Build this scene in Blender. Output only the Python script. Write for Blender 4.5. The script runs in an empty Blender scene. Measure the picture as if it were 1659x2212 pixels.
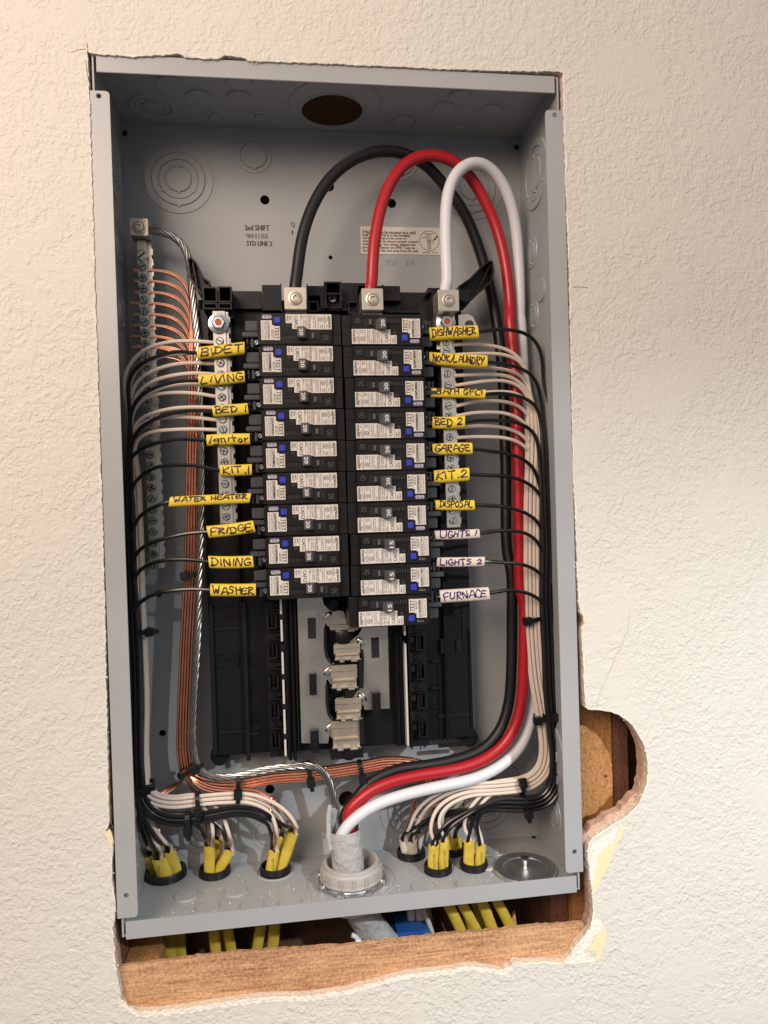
import bpy, bmesh, math, random
from mathutils import Vector, Matrix
from mathutils.geometry import tessellate_polygon
random.seed(7)
SC = bpy.context.scene
COL = SC.collection

# ------------------------------------------------------------------ camera
CAM = Vector((-0.04942, -0.57526, -0.0086))
RV = Vector((0.01096, -0.13431, -0.0309))
FPX = 1591.99883                      # focal length in the measuring grid, 1659 x 2212
_R = (Matrix.Rotation(RV.length, 3, RV.normalized()) @ Matrix(((1, 0, 0), (0, 0, -1), (0, 1, 0))))
_RT = _R.transposed()
cd = bpy.data.cameras.new("camera"); cam = bpy.data.objects.new("camera", cd); COL.objects.link(cam)
right, down, fwd = Vector(_R[0]), Vector(_R[1]), Vector(_R[2])
M = Matrix((right, -down, -fwd)).transposed().to_4x4(); M.translation = CAM
cam.matrix_world = M
cd.sensor_fit = 'VERTICAL'; cd.sensor_height = 24.0; cd.lens = 24.0 * FPX / 2212.0
cd.clip_start = 0.01; cd.clip_end = 50
SC.camera = cam

# ------------------------------------------------------------------ light
w = bpy.data.worlds.new("World"); SC.world = w; w.use_nodes = True
bg = w.node_tree.nodes["Background"]; bg.inputs[1].default_value = 0.60
# the unlit room round the camera: pale ceiling, darker floor, uneven walls
_N = w.node_tree.nodes; _L = w.node_tree.links
_tc = _N.new("ShaderNodeTexCoord"); _sx = _N.new("ShaderNodeSeparateXYZ"); _L.new(_tc.outputs["Generated"], _sx.inputs[0])
_ns = _N.new("ShaderNodeTexNoise"); _ns.inputs["Scale"].default_value = 2.6; _ns.inputs["Detail"].default_value = 1.5; _L.new(_tc.outputs["Generated"], _ns.inputs["Vector"])
_m1 = _N.new("ShaderNodeMath"); _m1.operation = 'MULTIPLY_ADD'; _m1.inputs[1].default_value = 2.4; _m1.inputs[2].default_value = -1.2; _L.new(_ns.outputs["Fac"], _m1.inputs[0])
_m2 = _N.new("ShaderNodeMath"); _m2.operation = 'ADD'; _L.new(_sx.outputs["Z"], _m2.inputs[0]); _L.new(_m1.outputs[0], _m2.inputs[1])
_cr = _N.new("ShaderNodeValToRGB"); _L.new(_m2.outputs[0], _cr.inputs["Fac"])
_cr.color_ramp.elements[0].position = .0; _cr.color_ramp.elements[0].color = (.30, .29, .30, 1)
_cr.color_ramp.elements[1].position = .75; _cr.color_ramp.elements[1].color = (1.35, 1.22, 1.12, 1)
_e = _cr.color_ramp.elements.new(.32); _e.color = (.78, .76, .78, 1)
_L.new(_cr.outputs["Color"], bg.inputs[0])

def aim(o, t):
    o.rotation_euler = (Vector(t) - o.location).to_track_quat('-Z', 'Y').to_euler()

def lamp(name, kind, loc, target, energy, color, **k):
    d = bpy.data.lights.new(name, kind); d.energy = energy; d.color = color
    for a, b in k.items(): setattr(d, a, b)
    o = bpy.data.objects.new(name, d); COL.objects.link(o); o.location = loc; aim(o, target); return o
lamp("work_light", 'SPOT', (0.60, -0.88, 0.29), (0.24, 0, -0.82), 48.0, (0.93, 0.985, 1.0),
     spot_size=math.radians(82), spot_blend=1.0, shadow_soft_size=0.015)
lamp("room_ceiling_light", 'AREA', (-0.70, -1.05, 0.62), (-.1, 0, 0), 19.0, (1.0, 0.79, 0.62), shape='DISK', size=0.75)
SC.view_settings.view_transform = 'Standard'; SC.view_settings.look = 'None'
SC.view_settings.exposure = 0.0; SC.view_settings.gamma = 1.0
SC.render.engine = 'CYCLES'
try:
    SC.cycles.max_bounces = 8; SC.cycles.caustics_reflective = False; SC.cycles.caustics_refractive = False
except Exception: pass

# ------------------------------------------------------------------ measuring helpers
ZM = {1: (200, 100, 720/1659), 2: (900, 100, 760/1659), 3: (300, 800, 700/1659), 4: (940, 800, 720/1659),
      5: (300, 1600, 700/1659), 6: (960, 1600, 900/1659), 7: (280, 2080, 800/1659), 8: (1000, 2080, 800/1659),
      11: (660, 860, 300/1659), 12: (960, 860, 300/1659), 13: (520, 720, 440/1659), 14: (900, 720, 520/1659),
      15: (720, 1640, 640/1659), 16: (1560, 1940, 340/1635), 17: (1100, 2080, 540/1659), 18: (300, 2150, 600/1659)}
def D(z, u, v):
    if z == 0: return u, v
    a, b, s = ZM[z]; return (a + u*s)*.768056, (b + v*s)*.768056
def ray(u, v): return _RT @ Vector(((u - 829.5)/FPX, (v - 1106)/FPX, 1.0))
def at(z, u, v, Y=0.0):
    d = ray(*D(z, u, v)); return CAM + d*((Y - CAM.y)/d.y)
def atz(z, u, v, Z):
    d = ray(*D(z, u, v)); return CAM + d*((Z - CAM.z)/d.z)

# ------------------------------------------------------------------ materials
def mat(name, col, rough=.5, metal=0., spec=None, bump=None, coat=0., vary=0., vscale=40, trans=0.):
    m = bpy.data.materials.new(name); m.use_nodes = True; nt = m.node_tree; N = nt.nodes; L = nt.links
    p = N["Principled BSDF"]; p.inputs["Base Color"].default_value = (*col, 1); p.inputs["Roughness"].default_value = rough
    p.inputs["Metallic"].default_value = metal
    if spec is not None: p.inputs["Specular IOR Level"].default_value = spec
    if coat: p.inputs["Coat Weight"].default_value = coat; p.inputs["Coat Roughness"].default_value = .1
    if trans: p.inputs["Transmission Weight"].default_value = trans
    tc = N.new("ShaderNodeTexCoord")
    if vary:
        n = N.new("ShaderNodeTexNoise"); n.inputs["Scale"].default_value = vscale; n.inputs["Detail"].default_value = 6
        L.new(tc.outputs["Object"], n.inputs["Vector"])
        mx = N.new("ShaderNodeMix"); mx.data_type = 'RGBA'
        mx.inputs["A"].default_value = (*[c*(1 - vary) for c in col], 1); mx.inputs["B"].default_value = (*[min(1, c*(1 + vary)) for c in col], 1)
        L.new(n.outputs["Fac"], mx.inputs["Factor"]); L.new(mx.outputs["Result"], p.inputs["Base Color"])
        mr = N.new("ShaderNodeMapRange"); mr.inputs["To Min"].default_value = max(0, rough - .08); mr.inputs["To Max"].default_value = min(1, rough + .10)
        L.new(n.outputs["Fac"], mr.inputs["Value"]); L.new(mr.outputs["Result"], p.inputs["Roughness"])
    if bump:
        sc, st, di = bump
        n = N.new("ShaderNodeTexNoise"); n.inputs["Scale"].default_value = sc; n.inputs["Detail"].default_value = 4
        L.new(tc.outputs["Object"], n.inputs["Vector"])
        b = N.new("ShaderNodeBump"); b.inputs["Strength"].default_value = st; b.inputs["Distance"].default_value = di
        L.new(n.outputs["Fac"], b.inputs["Height"]); L.new(b.outputs["Normal"], p.inputs["Normal"])
    return m

def wall_material():
    m = bpy.data.materials.new("textured_paint"); m.use_nodes = True; nt = m.node_tree; N = nt.nodes; L = nt.links
    p = N["Principled BSDF"]; p.inputs["Roughness"].default_value = .62; p.inputs["Specular IOR Level"].default_value = .25
    tc = N.new("ShaderNodeTexCoord")
    wn = N.new("ShaderNodeTexNoise"); wn.inputs["Scale"].default_value = 55; wn.inputs["Detail"].default_value = 3
    L.new(tc.outputs["Object"], wn.inputs["Vector"])
    mixv = N.new("ShaderNodeVectorMath"); mixv.operation = 'MULTIPLY_ADD'
    mixv.inputs[1].default_value = (.007, .007, .007)
    L.new(wn.outputs["Color"], mixv.inputs[0]); L.new(tc.outputs["Object"], mixv.inputs[2])
    def noise(scale, det, rgh=.5, dist=0., vec=None):
        n = N.new("ShaderNodeTexNoise"); n.inputs["Scale"].default_value = scale; n.inputs["Detail"].default_value = det
        n.inputs["Roughness"].default_value = rgh; n.inputs["Distortion"].default_value = dist
        L.new((vec or tc.outputs["Object"]), n.inputs["Vector"]); return n.outputs["Fac"]
    def ramp(s, a, b):
        r = N.new("ShaderNodeMapRange"); r.interpolation_type = 'SMOOTHSTEP'; r.inputs["From Min"].default_value = a; r.inputs["From Max"].default_value = b
        L.new(s, r.inputs["Value"]); return r.outputs["Result"]
    def mathn(op, a, b):
        n = N.new("ShaderNodeMath"); n.operation = op
        for i, s in enumerate((a, b)):
            if isinstance(s, (int, float)): n.inputs[i].default_value = s
            else: L.new(s, n.inputs[i])
        return n.outputs[0]
    flat = ramp(noise(17, 4, .6, .8), .50, .64)           # trowelled flat areas
    pl = ramp(noise(155, 2, .5, .4, mixv.outputs[0]), .42, .60)     # knocked-down plateaus
    sp = ramp(noise(310, 2, .5, .2), .44, .66)             # orange-peel spatter
    fine = noise(600, 2, .5)
    rough_part = mathn('ADD', mathn('MULTIPLY', pl, .55), mathn('MULTIPLY', sp, .40))
    h = mathn('ADD', mathn('MULTIPLY', rough_part, mathn('SUBTRACT', 1.0, mathn('MULTIPLY', flat, .66))), mathn('MULTIPLY', flat, .50))
    h = mathn('ADD', h, mathn('MULTIPLY', fine, .035))
    b = N.new("ShaderNodeBump"); b.inputs["Strength"].default_value = .85; b.inputs["Distance"].default_value = .00068
    L.new(h, b.inputs["Height"]); L.new(b.outputs["Normal"], p.inputs["Normal"])
    mx = N.new("ShaderNodeMix"); mx.data_type = 'RGBA'
    mx.inputs["A"].default_value = (.625, .60, .55, 1); mx.inputs["B"].default_value = (.675, .655, .605, 1)
    L.new(noise(9, 4, .6), mx.inputs["Factor"])
    # sparse dirt specks
    sr = ramp(noise(420, 2, .5), .77, .80)
    mx2 = N.new("ShaderNodeMix"); mx2.data_type = 'RGBA'; mx2.inputs["B"].default_value = (.25, .19, .14, 1)
    L.new(mx.outputs["Result"], mx2.inputs["A"]); L.new(mathn('MULTIPLY', sr, .6), mx2.inputs["Factor"])
    L.new(mx2.outputs["Result"], p.inputs["Base Color"])
    return m

def wood_material(name, c1, c2, axis=0, stretch=14, bump=.5, scale=60):
    m = bpy.data.materials.new(name); m.use_nodes = True; nt = m.node_tree; N = nt.nodes; L = nt.links
    p = N["Principled BSDF"]; p.inputs["Roughness"].default_value = .8
    tc = N.new("ShaderNodeTexCoord"); mp = N.new("ShaderNodeMapping")
    s = [1, 1, 1]; s[axis] = 1/stretch; mp.inputs["Scale"].default_value = s
    L.new(tc.outputs["Object"], mp.inputs["Vector"])
    n = N.new("ShaderNodeTexNoise"); n.inputs["Scale"].default_value = scale*2.5; n.inputs["Detail"].default_value = 8; n.inputs["Roughness"].default_value = .65; n.inputs["Distortion"].default_value = 1.2
    L.new(mp.outputs[0], n.inputs["Vector"])
    f = N.new("ShaderNodeTexNoise"); f.inputs["Scale"].default_value = 420; f.inputs["Detail"].default_value = 5
    L.new(tc.outputs["Object"], f.inputs["Vector"])
    g = N.new("ShaderNodeTexNoise"); g.inputs["Scale"].default_value = 14; g.inputs["Detail"].default_value = 3
    L.new(tc.outputs["Object"], g.inputs["Vector"])
    cr = N.new("ShaderNodeValToRGB"); cr.color_ramp.elements[0].position = .40; cr.color_ramp.elements[0].color = (*c1, 1)
    cr.color_ramp.elements[1].position = .60; cr.color_ramp.elements[1].color = (*c2, 1)
    a = N.new("ShaderNodeMath"); a.operation = 'MULTIPLY_ADD'; a.inputs[1].default_value = .35
    L.new(f.outputs["Fac"], a.inputs[0]); 
    b0 = N.new("ShaderNodeMath"); b0.operation = 'MULTIPLY_ADD'; b0.inputs[1].default_value = .45
    L.new(n.outputs["Fac"], b0.inputs[0]); 
    c0 = N.new("ShaderNodeMath"); c0.operation = 'MULTIPLY'; c0.inputs[1].default_value = .22; L.new(g.outputs["Fac"], c0.inputs[0])
    L.new(c0.outputs[0], b0.inputs[2]); L.new(b0.outputs[0], a.inputs[2])
    L.new(a.outputs[0], cr.inputs["Fac"]); L.new(cr.outputs["Color"], p.inputs["Base Color"])
    bp = N.new("ShaderNodeBump"); bp.inputs["Strength"].default_value = bump; bp.inputs["Distance"].default_value = .0012
    L.new(a.outputs[0], bp.inputs["Height"]); L.new(bp.outputs["Normal"], p.inputs["Normal"])
    return m

def steel_material():
    m = mat("grey_powder_coat", (.355, .368, .380), .30, 0, .5, (900, .14, .0003), vary=.13, vscale=11)
    return m
MT = {
 'wall': wall_material(),
 'gypsum': mat("gypsum_core", (.66, .58, .47), .9, bump=(500, .9, .0012), vary=.2, vscale=160),
 'brown_coat': mat("brown_plaster", (.55, .36, .27), .95, bump=(420, 1., .0014), vary=.3, vscale=220),
 'old_paint': mat("old_cream_paint", (.80, .69, .44), .55, bump=(120, .35, .0008), vary=.06, vscale=60),
 'bare_plaster': mat("bare_plaster", (.82, .77, .69), .95, bump=(330, 1., .0016), vary=.09, vscale=150),
 'steel': steel_material(),
 'black_pl': mat("black_plastic", (.008, .008, .009), .36, 0, .32, (300, .12, .0004), vary=.25, vscale=60),
 'black_base': mat("black_base_plastic", (.005, .005, .006), .40, 0, .26, (80, .15, .0008), vary=.3, vscale=30),
 'brk': mat("breaker_plastic", (.0085, .008, .0075), .38, 0, .30, (600, .15, .0003), vary=.2, vscale=90),
 'brk_step': mat("terminal_plastic", (.045, .048, .056), .42, 0, .45, (500, .15, .0003)),
 'slot': mat("dark_recess", (.004, .004, .004), .7),
 'tag': mat("grey_handle", (.085, .085, .09), .5, bump=(700, .2, .0002)),
 'blue': mat("blue_button", (.030, .045, .42), .35),
 'purple': mat("purple_badge", (.10, .06, .25), .45),
 'paper': mat("white_label", (.66, .615, .57), .55, vary=.05, vscale=120),
 'ink': mat("black_ink", (.02, .017, .016), .6),
 'greyink': mat("grey_engraving", (.085, .083, .08), .5),
 'whiteink': mat("white_ink", (.78, .76, .74), .5),
 'goldink': mat("pale_gold_ink", (.34, .28, .18), .5),
 'jacket_ink': mat("jacket_ink", (.22, .17, .03), .6),
 'stamp': mat("stamp_ink", (.10, .05, .04), .7, vary=.4, vscale=500),
 'marker': mat("marker_ink", (.035, .018, .020), .38),
 'marker_purple': mat("marker_purple_ink", (.045, .020, .11), .38),
 'yellow': mat("yellow_sleeve_plastic", (.80, .58, .045), .42, 0, .5, (350, .25, .0004), vary=.10, vscale=120),
 'white_sleeve': mat("white_sleeve_plastic", (.68, .60, .55), .5, 0, .5, (350, .25, .0004), vary=.06, vscale=120),
 'romex_y': mat("yellow_jacket", (.60, .44, .055), .50, 0, .5, (260, .6, .0010), vary=.38, vscale=90),
 'romex_w': mat("white_jacket", (.55, .50, .44), .5, 0, .5, (260, .4, .0006), vary=.15, vscale=90),
 'w_black': mat("black_insulation", (.007, .0075, .009), .30, 0, .45, coat=.12),
 'w_white': mat("white_insulation", (.70, .60, .525), .30, 0, .5, coat=.25, vary=.05, vscale=50),
 'c_black': mat("black_cable_jacket", (.010, .010, .011), .42, 0, .4, (260, .12, .0004)),
 'c_red': mat("red_cable_jacket", (.40, .010, .018), .36, 0, .5, (260, .12, .0004)),
 'c_white': mat("white_cable_jacket", (.66, .675, .72), .42, 0, .5, (260, .12, .0004), vary=.04, vscale=60),
 'se': mat("grey_cable_jacket", (.44, .44, .45), .36, 0, .5, (90, .9, .004), vary=.08, vscale=50),
 'pvc': mat("grey_pvc", (.40, .385, .37), .42, bump=(300, .15, .0004), vary=.05, vscale=50),
 'copper': mat("bare_copper", (.76, .38, .255), .24, 1.0, vary=.14, vscale=70),
 'alu': mat("bare_aluminium", (.36, .35, .335), .30, 1.0, bump=(420, .25, .0004), vary=.12, vscale=120),
 'lug': mat("lug_aluminium", (.62, .56, .48), .36, .92, bump=(900, .25, .0002), vary=.05, vscale=60),
 'plate': mat("tin_plated_bus", (.64, .60, .53), .28, .93, vary=.26, vscale=38),
 'stab': mat("tan_plated_stab", (.72, .61, .47), .33, .9, vary=.10, vscale=70),
 'zinc': mat("zinc_screw", (.55, .58, .60), .28, 1.0, vary=.10, vscale=200),
 'screw_green': mat("dark_zinc_screw", (.30, .36, .36), .32, 1.0, vary=.15, vscale=200),
 'rail': mat("rail_edge", (.70, .66, .62), .4, .3),
 'redpaint': mat("red_paint_mark", (.42, .07, .03), .5),
 'tie': mat("tie_nylon", (.010, .010, .011), .33),
 'cap': mat("zinc_closure_plate", (.74, .75, .74), .36, 1.0, vary=.12, vscale=60),
 'blue_box': mat("blue_box_plastic", (.02, .10, .36), .4, bump=(200, .3, .001)),
 'wood_face': wood_material("rough_sawn_wood", (.27, .12, .055), (.66, .39, .21), 0, 12, 1., 110),
 'fibre': wood_material("weathered_plywood", (.28, .115, .035), (.60, .30, .11), 2, 2.2, .9, 150),
 'redwood': wood_material("dark_redwood", (.09, .035, .022), (.24, .105, .065), 2, 7, .6, 40),
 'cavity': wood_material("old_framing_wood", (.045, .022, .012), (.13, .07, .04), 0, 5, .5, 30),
 'glove': mat("clear_pvc_strip", (.45, .44, .42), .25, .3),
}

# ------------------------------------------------------------------ mesh helpers
class MB:
    def __init__(s): s.v = []; s.f = []; s.mi = []; s.sm = []
    def add(s, vs, fs, mi=0, smooth=False):
        o = len(s.v); s.v += [tuple(x) for x in vs]
        for f in fs: s.f.append([o + i for i in f]); s.mi.append(mi); s.sm.append(smooth)
        return s
    def box(s, x0, x1, y0, y1, z0, z1, mi=0):
        if x0 > x1: x0, x1 = x1, x0
        if y0 > y1: y0, y1 = y1, y0
        if z0 > z1: z0, z1 = z1, z0
        vs = [(x0, y0, z0), (x1, y0, z0), (x1, y1, z0), (x0, y1, z0), (x0, y0, z1), (x1, y0, z1), (x1, y1, z1), (x0, y1, z1)]
        return s.add(vs, [(0, 3, 2, 1), (4, 5, 6, 7), (0, 1, 5, 4), (1, 2, 6, 5), (2, 3, 7, 6), (3, 0, 4, 7)], mi)
    def prism(s, pts, y0, y1, mi=0, holes=(), sidemi=None):
        """polygon in (x, z), extruded from front y0 to back y1, with holes"""
        loops = [list(pts)] + [list(h) for h in holes]
        flat = [p for l in loops for p in l]; n = len(flat)
        tris = tessellate_polygon([[Vector((p[0], p[1], 0)) for p in l] for l in loops])
        vs = [(p[0], y0, p[1]) for p in flat] + [(p[0], y1, p[1]) for p in flat]
        fs = []
        for t in tris:
            a, b, c = [Vector(flat[i]) for i in t]
            ar = (b - a).x*(c - a).y - (b - a).y*(c - a).x
            t = list(t) if ar > 0 else [t[0], t[2], t[1]]     # ccw seen from -y
            fs.append(t); fs.append([n + i for i in reversed(t)])
        s.add(vs, fs, mi)
        o = 0; sf = []
        for li, l in enumerate(loops):
            m = len(l); A = sum(l[i][0]*l[(i+1) % m][1] - l[(i+1) % m][0]*l[i][1] for i in range(m))
            ccw = A > 0
            for i in range(m):
                a, b = o + i, o + (i+1) % m
                q = [b, a, n + a, n + b]
                if (ccw and li == 0) or (not ccw and li > 0): q = q
                else: q.reverse()
                sf.append(q)
            o += m
        base = len(s.v) - 2*n
        for q in sf: s.f.append([base + i for i in q]); s.mi.append(mi if sidemi is None else sidemi); s.sm.append(False)
        return s
    def tube(s, P, r, n=10, mi=0, flat=None, cap=True, up=None, radii=None):
        """swept tube; flat=(a, b) makes an oval section with semi-axes r*a, r*b"""
        P = [Vector(p) for p in P]; m = len(P); vs = []; t0 = None; u = None
        for i, p in enumerate(P):
            t = (P[min(i+1, m-1)] - P[max(i-1, 0)]).normalized()
            if u is None:
                ref = Vector(up) if up else (Vector((0, 1, 0)) if abs(t.y) < .9 else Vector((1, 0, 0)))
                u = (ref - t*ref.dot(t)).normalized()
            else:
                u = t0.rotation_difference(t) @ u; u = (u - t*u.dot(t)).normalized()
            t0 = t; w = t.cross(u); rr = radii[i] if radii else r; a, b = flat or (1, 1)
            for k in range(n):
                an = 2*math.pi*k/n; vs.append(p + w*(rr*a*math.cos(an)) + u*(rr*b*math.sin(an)))
        fs = [(i*n + k, i*n + (k+1) % n, (i+1)*n + (k+1) % n, (i+1)*n + k) for i in range(m-1) for k in range(n)]
        if cap: fs += [list(range(n))[::-1], [(m-1)*n + k for k in range(n)]]
        return s.add(vs, fs, mi, True)
    def lathe(s, prof, c, axis='y', n=32, mi=0, smooth=True, a0=0, a1=2*math.pi):
        """profile [(r, h)] about the axis through c; h runs along +axis"""
        c = Vector(c); vs = []; full = abs(a1 - a0 - 2*math.pi) < 1e-6; m = n if full else n + 1
        for r, h in prof:
            for k in range(m):
                an = a0 + (a1 - a0)*k/n; a, b = r*math.cos(an), r*math.sin(an)
                vs.append(c + (Vector((a, h, b)) if axis == 'y' else Vector((a, b, h)) if axis == 'z' else Vector((h, a, b))))
        fs = []
        for i in range(len(prof) - 1):
            for k in range(n):
                k2 = (k+1) % m
                fs.append((i*m + k, i*m + k2, (i+1)*m + k2, (i+1)*m + k))
        return s.add(vs, fs, mi, smooth)
    def xf(s, Mx):
        s.v = [tuple(Mx @ Vector(v)) for v in s.v]; return s
    def build(s, name, mats, parent=None, bevel=0, loc=None, fix=True):
        me = bpy.data.meshes.new(name); me.from_pydata(s.v, [], s.f)
        if not isinstance(mats, (list, tuple)): mats = [mats]
        for m in mats: me.materials.append(MT[m] if isinstance(m, str) else m)
        me.polygons.foreach_set("material_index", s.mi); me.polygons.foreach_set("use_smooth", s.sm)
        if bevel or fix:
            bm = bmesh.new(); bm.from_mesh(me)
            if fix: bmesh.ops.recalc_face_normals(bm, faces=bm.faces)
            if bevel:
                es = [e for e in bm.edges if len(e.link_faces) == 2 and e.calc_face_angle(0) > .6]
                bmesh.ops.bevel(bm, geom=es, offset=bevel, segments=2, affect='EDGES', clamp_overlap=True)
            bm.to_mesh(me); bm.free()
        if any(s.sm): me.set_sharp_from_angle(angle=math.radians(38))
        me.update()
        o = bpy.data.objects.new(name, me); COL.objects.link(o)
        if parent: o.parent = parent
        if loc is not None:
            L = Vector(loc)
            if not parent:
                me.transform(Matrix.Translation(-L)); o.location = L
        return o

def tag(o, label=None, cat=None, group=None, kind=None):
    for k, v in (('label', label), ('category', cat), ('group', group), ('kind', kind)):
        if v: o[k] = v
    return o
def empty(name, loc, label=None, cat=None, group=None):
    o = bpy.data.objects.new(name, None); COL.objects.link(o); o.location = loc; o.empty_display_size = .01
    return tag(o, label, cat, group)
def child(mb, name, mats, parent, root, bevel=0):
    """build a part given in world coordinates under a thing whose Empty sits at root"""
    mb.xf(Matrix.Translation(-Vector(root))); return mb.build(name, mats, parent, bevel)
def copy_tree(o, parent=None):
    c = o.copy(); COL.objects.link(c); c.parent = parent
    for ch in list(o.children): copy_tree(ch, c)
    return c

def spline(P, step=.0022):
    P = [Vector(p) for p in P]; Q = [P[0]*2 - P[1]] + P + [P[-1]*2 - P[-2]]; out = []
    for i in range(1, len(Q) - 2):
        a, b, c, d = Q[i-1:i+3]
        def kn(t, p, q): return t + max((q - p).length, 1e-6)**.5
        t0 = 0; t1 = kn(t0, a, b); t2 = kn(t1, b, c); t3 = kn(t2, c, d)
        n = max(2, int((c - b).length/step))
        for k in range(n):
            t = t1 + (t2 - t1)*k/n
            A1 = a*((t1-t)/(t1-t0)) + b*((t-t0)/(t1-t0)); A2 = b*((t2-t)/(t2-t1)) + c*((t-t1)/(t2-t1)); A3 = c*((t3-t)/(t3-t2)) + d*((t-t2)/(t3-t2))
            B1 = A1*((t2-t)/(t2-t0)) + A2*((t-t0)/(t2-t0)); B2 = A2*((t3-t)/(t3-t1)) + A3*((t-t1)/(t3-t1))
            out.append(B1*((t2-t)/(t2-t1)) + B2*((t-t1)/(t2-t1)))
    out.append(P[-1]); return out
def smooth_path(P, k=2):
    P = [Vector(p) for p in P]
    for _ in range(k):
        P = [P[0]] + [(P[i-1] + P[i]*2 + P[i+1])/4 for i in range(1, len(P)-1)] + [P[-1]]
    return P

# text -------------------------------------------------------------
_tc = {}
def glyphs(s):
    if s in _tc: return _tc[s]
    cu = bpy.data.curves.new("txt", 'FONT'); cu.body = s; cu.resolution_u = 2; cu.fill_mode = 'FRONT'
    o = bpy.data.objects.new("txt", cu); COL.objects.link(o)
    dg = bpy.context.evaluated_depsgraph_get(); dg.update()
    me = bpy.data.meshes.new_from_object(o.evaluated_get(dg))
    vs = [(v.co.x, v.co.y) for v in me.vertices]; fs = [list(p.vertices) for p in me.polygons]
    bpy.data.objects.remove(o); bpy.data.curves.remove(cu); bpy.data.meshes.remove(me)
    x0 = min(v[0] for v in vs); x1 = max(v[0] for v in vs); y0 = min(v[1] for v in vs); y1 = max(v[1] for v in vs)
    vs = [((a-x0)/(x1-x0), (b-y0)/(y1-y0)) for a, b in vs]
    _tc[s] = (vs, fs); return _tc[s]
def text(mb, s, org, ax, ay, w, h, mi=0, bold=0.):
    vs, fs = glyphs(s); org = Vector(org); ax = Vector(ax).normalized(); ay = Vector(ay).normalized()
    for k in range(2 if bold else 1):
        mb.add([org + ax*(a*w + k*bold) + ay*(b*h) + ax.cross(ay)*(k*.00002) for a, b in vs], fs, mi)

# ------------------------------------------------------------------ the wall with its cut opening
def jag(pts, step=.0025, amp=.0005, closed=True, seed=1):
    rnd = random.Random(seed); out = []; n = len(pts)
    for i in range(n if closed else n-1):
        a = Vector(pts[i]); b = Vector(pts[(i+1) % n]); L = (b-a).length; k = max(1, int(L/step)); nn = Vector((-(b-a).y, (b-a).x))/max(L, 1e-9)
        for j in range(k):
            p = a.lerp(b, j/k)
            if j or 1: p = p + nn*rnd.uniform(-amp, amp)
            out.append((p.x, p.y))
    if not closed: out.append(tuple(pts[-1]))
    return out
YW = -.003
holepx = [(188.5,93),(190.5,112),(197,115),(210,117),(220,117),(287,123),(353,119),(387,117),(400,124),(430,126),(470,128),(487,119),(505,122),(530,127),(537,133),(600,134),(691,137),(780,141),(867,145),(950,149),(1043,152),(1130,154),(1205,154.5),(1216,158),
 (1217,230),(1219,323),(1224,464),(1230,605),(1232,700),(1234,814),(1237.5,1014),(1243,1130),(1246,1190),(1247,1212),(1244,1216),(1246,1222),(1250,1304),(1253,1322),(1262,1334),(1264,1345),(1258,1358),(1256,1366),(1257,1380),(1260,1437),(1263,1500),(1264,1528),(1272,1533.5),
 (1279,1534),(1300,1535),(1320.6,1539),(1337,1545),(1352,1554),(1366,1568),(1377,1584),(1387,1602),(1394,1622),(1398,1643),(1399.5,1665),(1397,1690),(1391,1712),(1381,1733),(1368,1750),(1354,1763),(1341,1771),(1324,1780),(1308,1791),(1292,1801),(1279,1811),(1271,1822),
 (1270,1840),(1269,1857),(1273,1880),(1277,1912),(1279,1940),(1281,1968),(1279,1990),(1273,2008),(1262,2022),(1249.5,2036),(1240,2048),(1232,2062),(1222,2073),(1214,2080),
 (1175,2078),(1140,2080),(1113,2078),(1107,2083),(1101,2090),(1092,2091),(1083,2098),(1060,2094),(1030,2089),(1005,2088),(975,2096),(930,2100),(879,2105),(823.6,2120),(768,2134),(752,2140),(700,2148),(660,2153),(600,2153),(548,2157),(474,2168),(430,2174),(382,2182),(340,2187),(297,2188),(270,2181),(262,2160),
 (254,2116),(250,2079),(245,2023),(243,2005),(249,1980),(250,1949),(243,1910),(241,1886),(243,1850),(244.5,1820),(240,1806),(231,1800),(228,1793),(236,1782),(237,1764),(235,1735),(233.5,1708),(232,1597),(229,1450),(227,1300),(223,1150),(218,1000),(213.5,860),(210,743),(206.5,643),(202,477),(197,310),(193.5,210),(189.5,135)]
hole = [(at(0, a, b, YW).x, at(0, a, b, YW).z) for a, b in holepx]
hole_j = jag(hole, .0022, .00045, seed=3)
wall = empty("wall", (0, YW, 0)); tag(wall, kind='structure')
outer = [(-1.4, -1.3), (1.4, -1.3), (1.4, 1.3), (-1.4, 1.3)]
child(MB().prism(outer, YW, YW + .0065, 0, [hole_j], 1), "painted_face", ['wall', 'gypsum'], wall, (0, YW, 0))
hole_b = []
rb = random.Random(11)
cx, cz = 0.0, -.03
for (x, z) in jag(hole, .0035, .0005, seed=9):
    g = .0012 if x < .19 else .0020
    g = 0 if z < -.335 else g
    inn = Vector((cx - x, cz - z)).normalized()
    k = g*.6 if x > .205 else 0
    if x > .188 and -.318 < z < -.262: k = .0035 + .0030*rb.random()*.4 + .0012*math.sin(z*900)
    elif x > .236 and -.262 <= z < -.212: k = .0022 + .0006*math.sin(z*700)
    hole_b.append((x + inn.x*k, z + inn.y*k))
child(MB().prism(outer, YW + .0066, .0125, 0, [hole_b], 0), "brown_coat_backing", 'brown_coat', wall, (0, YW, 0))

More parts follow.
